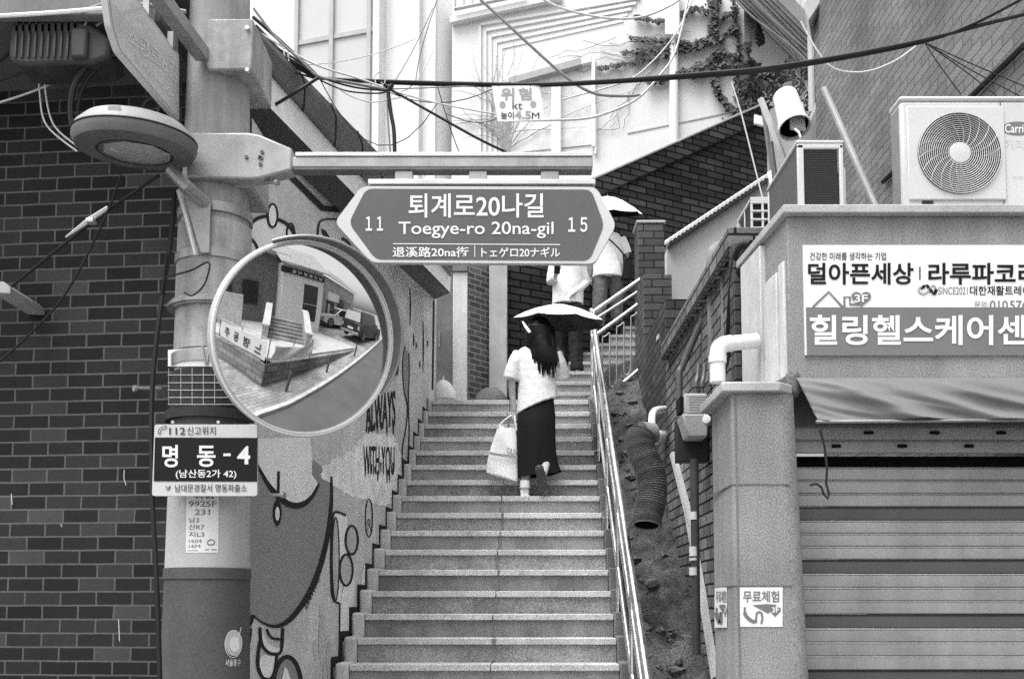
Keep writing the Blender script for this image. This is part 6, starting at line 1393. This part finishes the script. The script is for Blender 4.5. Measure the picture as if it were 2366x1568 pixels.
# ================================================================ the other side of the street (seen in the traffic mirror)
pav = MB(); xs_ = [-30, 0, 2.5] + [2.5 + 2 * k for k in range(1, 20)]
pav.add([(x, y, Zs(x) + .10) for y in (-40, 2.25) for x in xs_], [(i, i + 1, len(xs_) + i + 1, len(xs_) + i) for i in range(len(xs_) - 1)])
solo("pavement", pav, M("paver"), kind='structure', recalc=False)
kb = MB()
for i in range(len(xs_) - 1): kb.prism([(xs_[i], 2.253, Zs(xs_[i]) - .02), (xs_[i + 1], 2.253, Zs(xs_[i + 1]) - .02), (xs_[i + 1], 2.253, Zs(xs_[i + 1]) + .115), (xs_[i], 2.253, Zs(xs_[i]) + .115)], (0, .16, 0))
solo("kerb", kb, M("granite_edge"), kind='structure', bev=.01)
def slabw(p, q, z0, z1, th, side=1):
    p, q = V((p[0], p[1], 0)), V((q[0], q[1], 0)); d = (q - p).normalized(); n_ = V((d.y, -d.x, 0)) * side
    return MB().prism([p + dz * z0, q + dz * z0, q + dz * z1, p + dz * z1], n_ * th)
PL = .92
gw = thing("planter_wall", "low rough stone wall holding up the raised forecourt across the street, seen in the mirror", "wall", (5, 1, 0))
part("stonework", slabw((2.32, 1.24), (11.5, 1.75), 0, PL - .03, .3), M("stone_course"), gw)
part("stonework", slabw((2.32, 1.235), (2.12, -6.0), 0, PL - .03, .3, -1), M("stone_course"), gw)
solo("forecourt", MB().prism([(2.55, 1.0, PL - .02), (11.5, 1.5, PL - .02), (11.8, -9, PL - .02), (2.3, -9, PL - .02)], (0, 0, .05)), M("concrete_light"), kind='structure')
fr_ = thing("forecourt_railing", "thin pipe railing on the stone wall carrying cloth banners, seen in the mirror", "railing", (3.4, 1.3, PL))
pts_ = [(2.38, -1.6), (2.40, -.2), (2.42, 1.18), (3.5, 1.28), (4.6, 1.35)]
for (x, y) in pts_: part("post", MB().tube([(x, y, PL - .03), (x, y, 1.62)], .02, 8), M("galv"), fr_)
for z in (1.6, 1.02): part("rail", MB().tube([(x, y, z) for x, y in pts_], .016, 8), M("galv_light"), fr_)
b1_ = thing("cloth_banner", "white cloth banner with big dark lettering on the railing, at the left of the mirror", "banner", (2.34, 0, .9))
fnb = lambda a, b, o=0.0: V((2.355 - o, 1.14 - 2.6 * a, .93 + .60 * (1 - b)))
part("cloth", MB().slab(lambda i, j: fnb(i, j) + V((.012 * math.sin(9 * i), 0, .012 * math.sin(7 * i))), 24, 3, (.006, 0, 0)), M("white_print"), b1_)
t_ = MB()
for k, ch in enumerate("느명동주"): text(t_, ch, .08 + .23 * k, .25, .20 + .23 * k, .80, lambda a, b, o=0.0: fnb(a, b, o), .02, .022)
part("lettering", t_, M("dark_print"), b1_, recalc=False)
b2_ = thing("cloth_banner", "pale crumpled cloth banner drooping on the railing, in the middle of the mirror", "banner", (3.5, 1.34, .9))
part("cloth", MB().slab(lambda i, j: V((2.5 + 2.05 * i, 1.26 + .085 * i + .05 + .05 * math.sin(11 * i + 5 * j), 1.5 - .12 * math.sin(math.pi * i) * (1 - j) - .5 * j)), 40, 10, (0, .006, 0)), M("bag_plastic"), b2_, smooth=180)
# forecourt stairs
gs = thing("forecourt_stairs", "short grey outdoor stairs between sloping side walls, seen in the mirror", "staircase", (5.4, -1, PL))
sdir_ = V((.72, -.69, 0)).normalized(); swid = V((-sdir_.y, sdir_.x, 0)); so_ = V((4.55, -1.05, PL))
for k in range(6):
    part("step", MB().obox(so_ + sdir_ * .3 * k, swid * 1.7, sdir_ * (.3 * (7 - k)), dz * .0 + V((0, 0, .125 * (k + 1) - .001 * k))), M("granite"), gs)
for s_ in (-.3, 1.705):
    q0 = so_ + swid * s_ - sdir_ * .35
    part("side_wall", MB().prism([q0, q0 + sdir_ * 2.6, q0 + sdir_ * 2.6 + dz * 1.35, q0 + sdir_ * 2.0 + dz * 1.3, q0 + sdir_ * .5 + dz * .62, q0 + dz * .6], swid * .28), M("concrete"), gs, .01)
    part("coping", MB().loft([[p + swid * -.03, p + swid * .31, p + swid * .31 + dz * .07, p + swid * -.03 + dz * .07] for p in (q0 - sdir_ * .05 + dz * .602, q0 + sdir_ * .5 + dz * .623, q0 + sdir_ * 2.0 + dz * 1.303, q0 + sdir_ * 2.6 + dz * 1.353)]), M("concrete_light"), gs)
# arched garden wall
aw_ = thing("arched_wall", "pale wall with a dark arched opening at the left rim of the mirror", "wall", (3.6, -3.6, PL))
q0, q1 = V((2.5, -4.6, 0)), V((4.35, -2.9, 0)); part("wall", slabw(q0, q1, PL, 2.55, .25), M("concrete_light"), aw_)
dq = (q1 - q0).normalized(); nq = V((-dq.y, dq.x, 0)); ac_ = q0.lerp(q1, .42)
arc_ = [ac_ - dq * .32 + dz * (PL + .1), ac_ + dq * .32 + dz * (PL + .1)] + [ac_ + dq * .32 * math.cos(R(18 * k)) + dz * (1.75 + .32 * math.sin(R(18 * k))) for k in range(11)]
part("opening", MB().prism([p + nq * .004 for p in arc_], nq * .004), M("void"), aw_)
# grey back building above the stairs
gb = thing("grey_building", "shaded grey building behind the forecourt stairs, seen in the mirror", "building", (5, -7, PL))
part("wall", slabw((3.6, -5.6), (8.2, -3.6), PL, 5.2, .3), M("concrete_dark"), gb)
part("door", MB().obox((5.6, -4.66, 2.0), (.9, .39, 0), (-.02, .05, 0), (0, 0, 1.4)), M("dark_print"), gb)
part("window", MB().obox((4.2, -5.27, 2.6), (.8, .35, 0), (-.02, .05, 0), (0, 0, 1.2)), M("glass_dark"), gb)
part("roof", slabw((3.4, -5.2), (8.2, -3.1), 5.2, 5.4, .9), M("roof_sheet"), gb)
# white shop
ws = thing("white_shop", "white little shop with a dark glazed front under a lettered strip, seen in the mirror", "shop", (9, -2.4, PL))
A_, B_ = V((7.4, -3.1, 0)), V((10.3, -1.8, 0)); dS = (B_ - A_).normalized(); nS = V((-dS.y, dS.x, 0)); LS = (B_ - A_).length
part("wall", MB().prism([A_ + dz * PL, B_ + dz * PL, B_ - nS * 2.5 + dz * PL, A_ - nS * 2.5 + dz * PL], (0, 0, 3.9)), M("white_wall"), ws)
def sp_(a, z, o): return A_ + dS * (a * LS) + nS * o + dz * z
def spb(a0, a1, z0, z1, o0, o1): return MB().obox(sp_(a0, z0, o0), dS * ((a1 - a0) * LS), nS * (o1 - o0), (0, 0, z1 - z0))
part("window", spb(.50, .86, 1.6, 3.85, .003, .02), M("glass_dark"), ws); part("window_bar", spb(.50, .86, 2.62, 2.66, .022, .03), M("galv_light"), ws)
part("sign_strip", spb(-.05, 1.0, 4.25, 4.6, .05, .14), M("dark_print"), ws)
t_ = MB(); fs_ = lambda u, v, o=0.0: sp_(u, 4.58 - v * .3, .142 + o)
for k, ch in enumerate("남산동분식집"): text(t_, ch, .93 - .13 * k - .09, .2, .93 - .13 * k, .85, fs_, .02, .004, flip=True)
part("lettering", t_, M("white_print"), ws, recalc=False)
part("roof", MB().prism([sp_(-.1, 4.75, .5), sp_(1.05, 4.75, .5), sp_(1.05, 6.1, -1.6), sp_(-.1, 6.1, -1.6)], (0, 0, .06)), M("roof_sheet"), ws)
a = MB()
for k in range(26): a.tube([sp_(-.1 + 1.15 * k / 25, 4.83, .5), sp_(-.1 + 1.15 * k / 25, 6.18, -1.6)], .03, 5)
part("roof_ridge", a, M("concrete_light"), ws)
# row of shops farther along
rw_ = thing("shop_row", "row of small shopfronts receding along the street, seen in the mirror", "building", (16, -4, 1))
part("wall", MB().prism([(10.4, -3.2, .8), (26, -5.0, .8), (26, -8, .8), (10.4, -7, .8)], (0, 0, 4.4)), M("concrete"), rw_)
def rb2(x0, x1, z0, z1, o): 
    yv = lambda x: -3.2 - (x - 10.4) * .1154
    return MB().prism([(x0, yv(x0) + .004, z0), (x1, yv(x1) + .004, z0), (x1, yv(x1) + .004, z1), (x0, yv(x0) + .004, z1)], (0, o, 0))
for x0, x1, z0, z1, o, m_, nm in ((10.6, 11.5, 1.0, 3.6, .03, "dark_print", "door"), (12.0, 13.2, 1.9, 3.3, .05, "light_print", "window"), (12.1, 13.1, 2.0, 3.2, .06, "curtain_panel", "window"), (13.8, 17.2, 3.3, 4.0, .4, "white_print", "sign_board"), (14.4, 16.6, 1.4, 3.2, .03, "dark_print", "window"), (14.8, 15.4, 1.4, 3.0, .05, "light_print", "door"), (17.8, 21, 3.0, 3.7, .9, "mid_print", "sign_board"), (18, 20.6, 1.5, 3.0, .03, "dark_print", "window")):
    part(nm, rb2(x0, x1, z0, z1, o), M(m_), rw_, .01)
part("roof", MB().prism([(10.2, -2.7, 5.2), (26, -4.5, 5.2), (26, -8, 7.0), (10.2, -7, 7.0)], (0, 0, .08)), M("roof_sheet"), rw_)
# parked vehicles
def vehicle(name, label, cat, pos, yaw, L, Wd, Hh, boxy, m):
    t = thing(name, label, cat, pos); rm = Matrix.Rotation(yaw, 3, 'Z'); pos = V(pos)
    T = lambda x, y, z: pos + rm @ V((x, y, z))
    hb_ = Hh * .56
    if boxy: low = [(-.5, .28), (-.5, hb_ * .9), (-.485, hb_ + .02), (.22, hb_ + .04), (.46, hb_ * .92), (.5, hb_ * .75), (.5, .28)]; top = [(-.475, hb_), (-.455, Hh * .97), (-.42, Hh), (.10, Hh), (.26, hb_ + .02)]
    else: low = [(-.5, .26), (-.5, hb_ * .85), (-.47, hb_), (.2, hb_ + .03), (.44, hb_ * .9), (.5, hb_ * .7), (.5, .26)]; top = [(-.44, hb_), (-.30, Hh * .97), (-.2, Hh), (.04, Hh * .99), (.24, hb_ + .02)]
    b = MB(); b.loft([[T(x * L, s * Wd * .5 * k, z + dz_) for x, z in low] for s, k, dz_ in ((-1, .94, .0), (-1, 1, .0), (1, 1, .0), (1, .94, .0))]); part("body", b, m, t, .05)
    b = MB(); n_ = len(top); b.loft([[T(x * L, -Wd * .47 + (z - hb_) * .16, z) for x, z in top], [T(x * L, Wd * .47 - (z - hb_) * .16, z) for x, z in top]]); cab = part("cabin", b, m, t, .03)
    for s in (-1, 1):
        q = [(x * L * .94 , hb_ + .05 + (z - hb_) * .82) for x, z in top]; b = MB().prism([T(x, s * (Wd * .47 - (z - hb_) * .16 + .004), z) for x, z in q], rm @ V((0, s * .006, 0))); part("side_window", b, M("glass_dark"), cab)
        for fx in (-.31, .31):
            c = T(fx * L, s * (Wd * .5 - .09), .33); ax_ = rm @ V((0, s, 0)); w_ = part("wheel", MB().lathe([(.2, -.1), (.32, -.09), (.335, -.03), (.335, .06), (.31, .1), (.2, .105)], c, ax_, 28), M("rubber_dark"), t)
            part("rim", MB().lathe([(.205, .10), (.19, .112), (.06, .10), (.001, .115)], c, ax_, 16), M("galv"), w_)
        part("tail_light", MB().obox(T(-.502 * L, s * Wd * .42 - .09, hb_ * .62), rm @ V((-.01, 0, 0)), rm @ V((0, .18, 0)), V((0, 0, .24))), M("grey_print"), t, .01)
        part("headlight", MB().obox(T(.49 * L, s * Wd * .38 - .13, hb_ * .62), rm @ V((.06, 0, 0)), rm @ V((0, .26, 0)), V((0, 0, .14))), M("glass_lens"), t, .02)
        part("wing_mirror", MB().ball(T(.17 * L, s * (Wd * .5 + .09), hb_ + .12), .1, 10, (.6, 1, .8)), m, t)
    (xa, za), (xb, zb) = top[0], top[1]
    pr_ = [T((xa + (xb - xa) * f) * L - .012, w * Wd * .40, za + (zb - za) * f) for f, w in ((.12, -1), (.12, 1), (.9, .9), (.9, -.9))]; part("rear_window", MB().prism(pr_, rm @ V((-.006, 0, 0))), M("light_print" if boxy else "glass_dark"), cab)
    (xa, za), (xb, zb) = top[-1], top[-2]
    pr_ = [T((xa + (xb - xa) * f) * L + .012, w * Wd * .40, za + (zb - za) * f) for f, w in ((.1, -1), (.1, 1), (.9, .9), (.9, -.9))]; part("windscreen", MB().prism(pr_, rm @ V((.006, 0, .004))), M("glass_dark"), cab)
    part("number_plate", MB().obox(T(-.503 * L, -.26, hb_ * .55), rm @ V((-.01, 0, 0)), rm @ V((0, .52, 0)), V((0, 0, .13))), M("white_print"), t)
    part("bumper", MB().obox(T(-.515 * L, -Wd * .47, .30), rm @ V((-.05, 0, 0)), rm @ V((0, Wd * .94, 0)), V((0, 0, .16))), M("galv"), t, .03)
    return t
vehicle("parked_car", "dark boxy off-roader parked on the slope, seen from behind in the mirror", "car", (13.2, .9, Zs(13.2) + .10), R(12), 4.3, 1.8, 1.85, True, M("car_dark"))
vehicle("parked_car", "white hatchback parked by the shopfronts, seen in the mirror", "car", (13.9, -1.9, Zs(13.9) + .1), R(215), 3.8, 1.65, 1.5, False, M("car_white"))

for k, (x, y) in enumerate(((2.9, 1.85), (5.4, 1.9), (8.6, 2.0))):
    solo("bollard", MB().lathe([(.05, 0), (.05, .62), (.04, .66), (.001, .68)], (x, y, Zs(x) + .10), n=16), M("dark_steel"), ["dark bollard on the pavement nearest the corner of the stone wall, seen in the mirror", "dark bollard on the pavement halfway along the stone wall, seen in the mirror", "dark bollard on the pavement nearest the parked boxy car, seen in the mirror"][k], "bollard", "bollards on the far pavement")
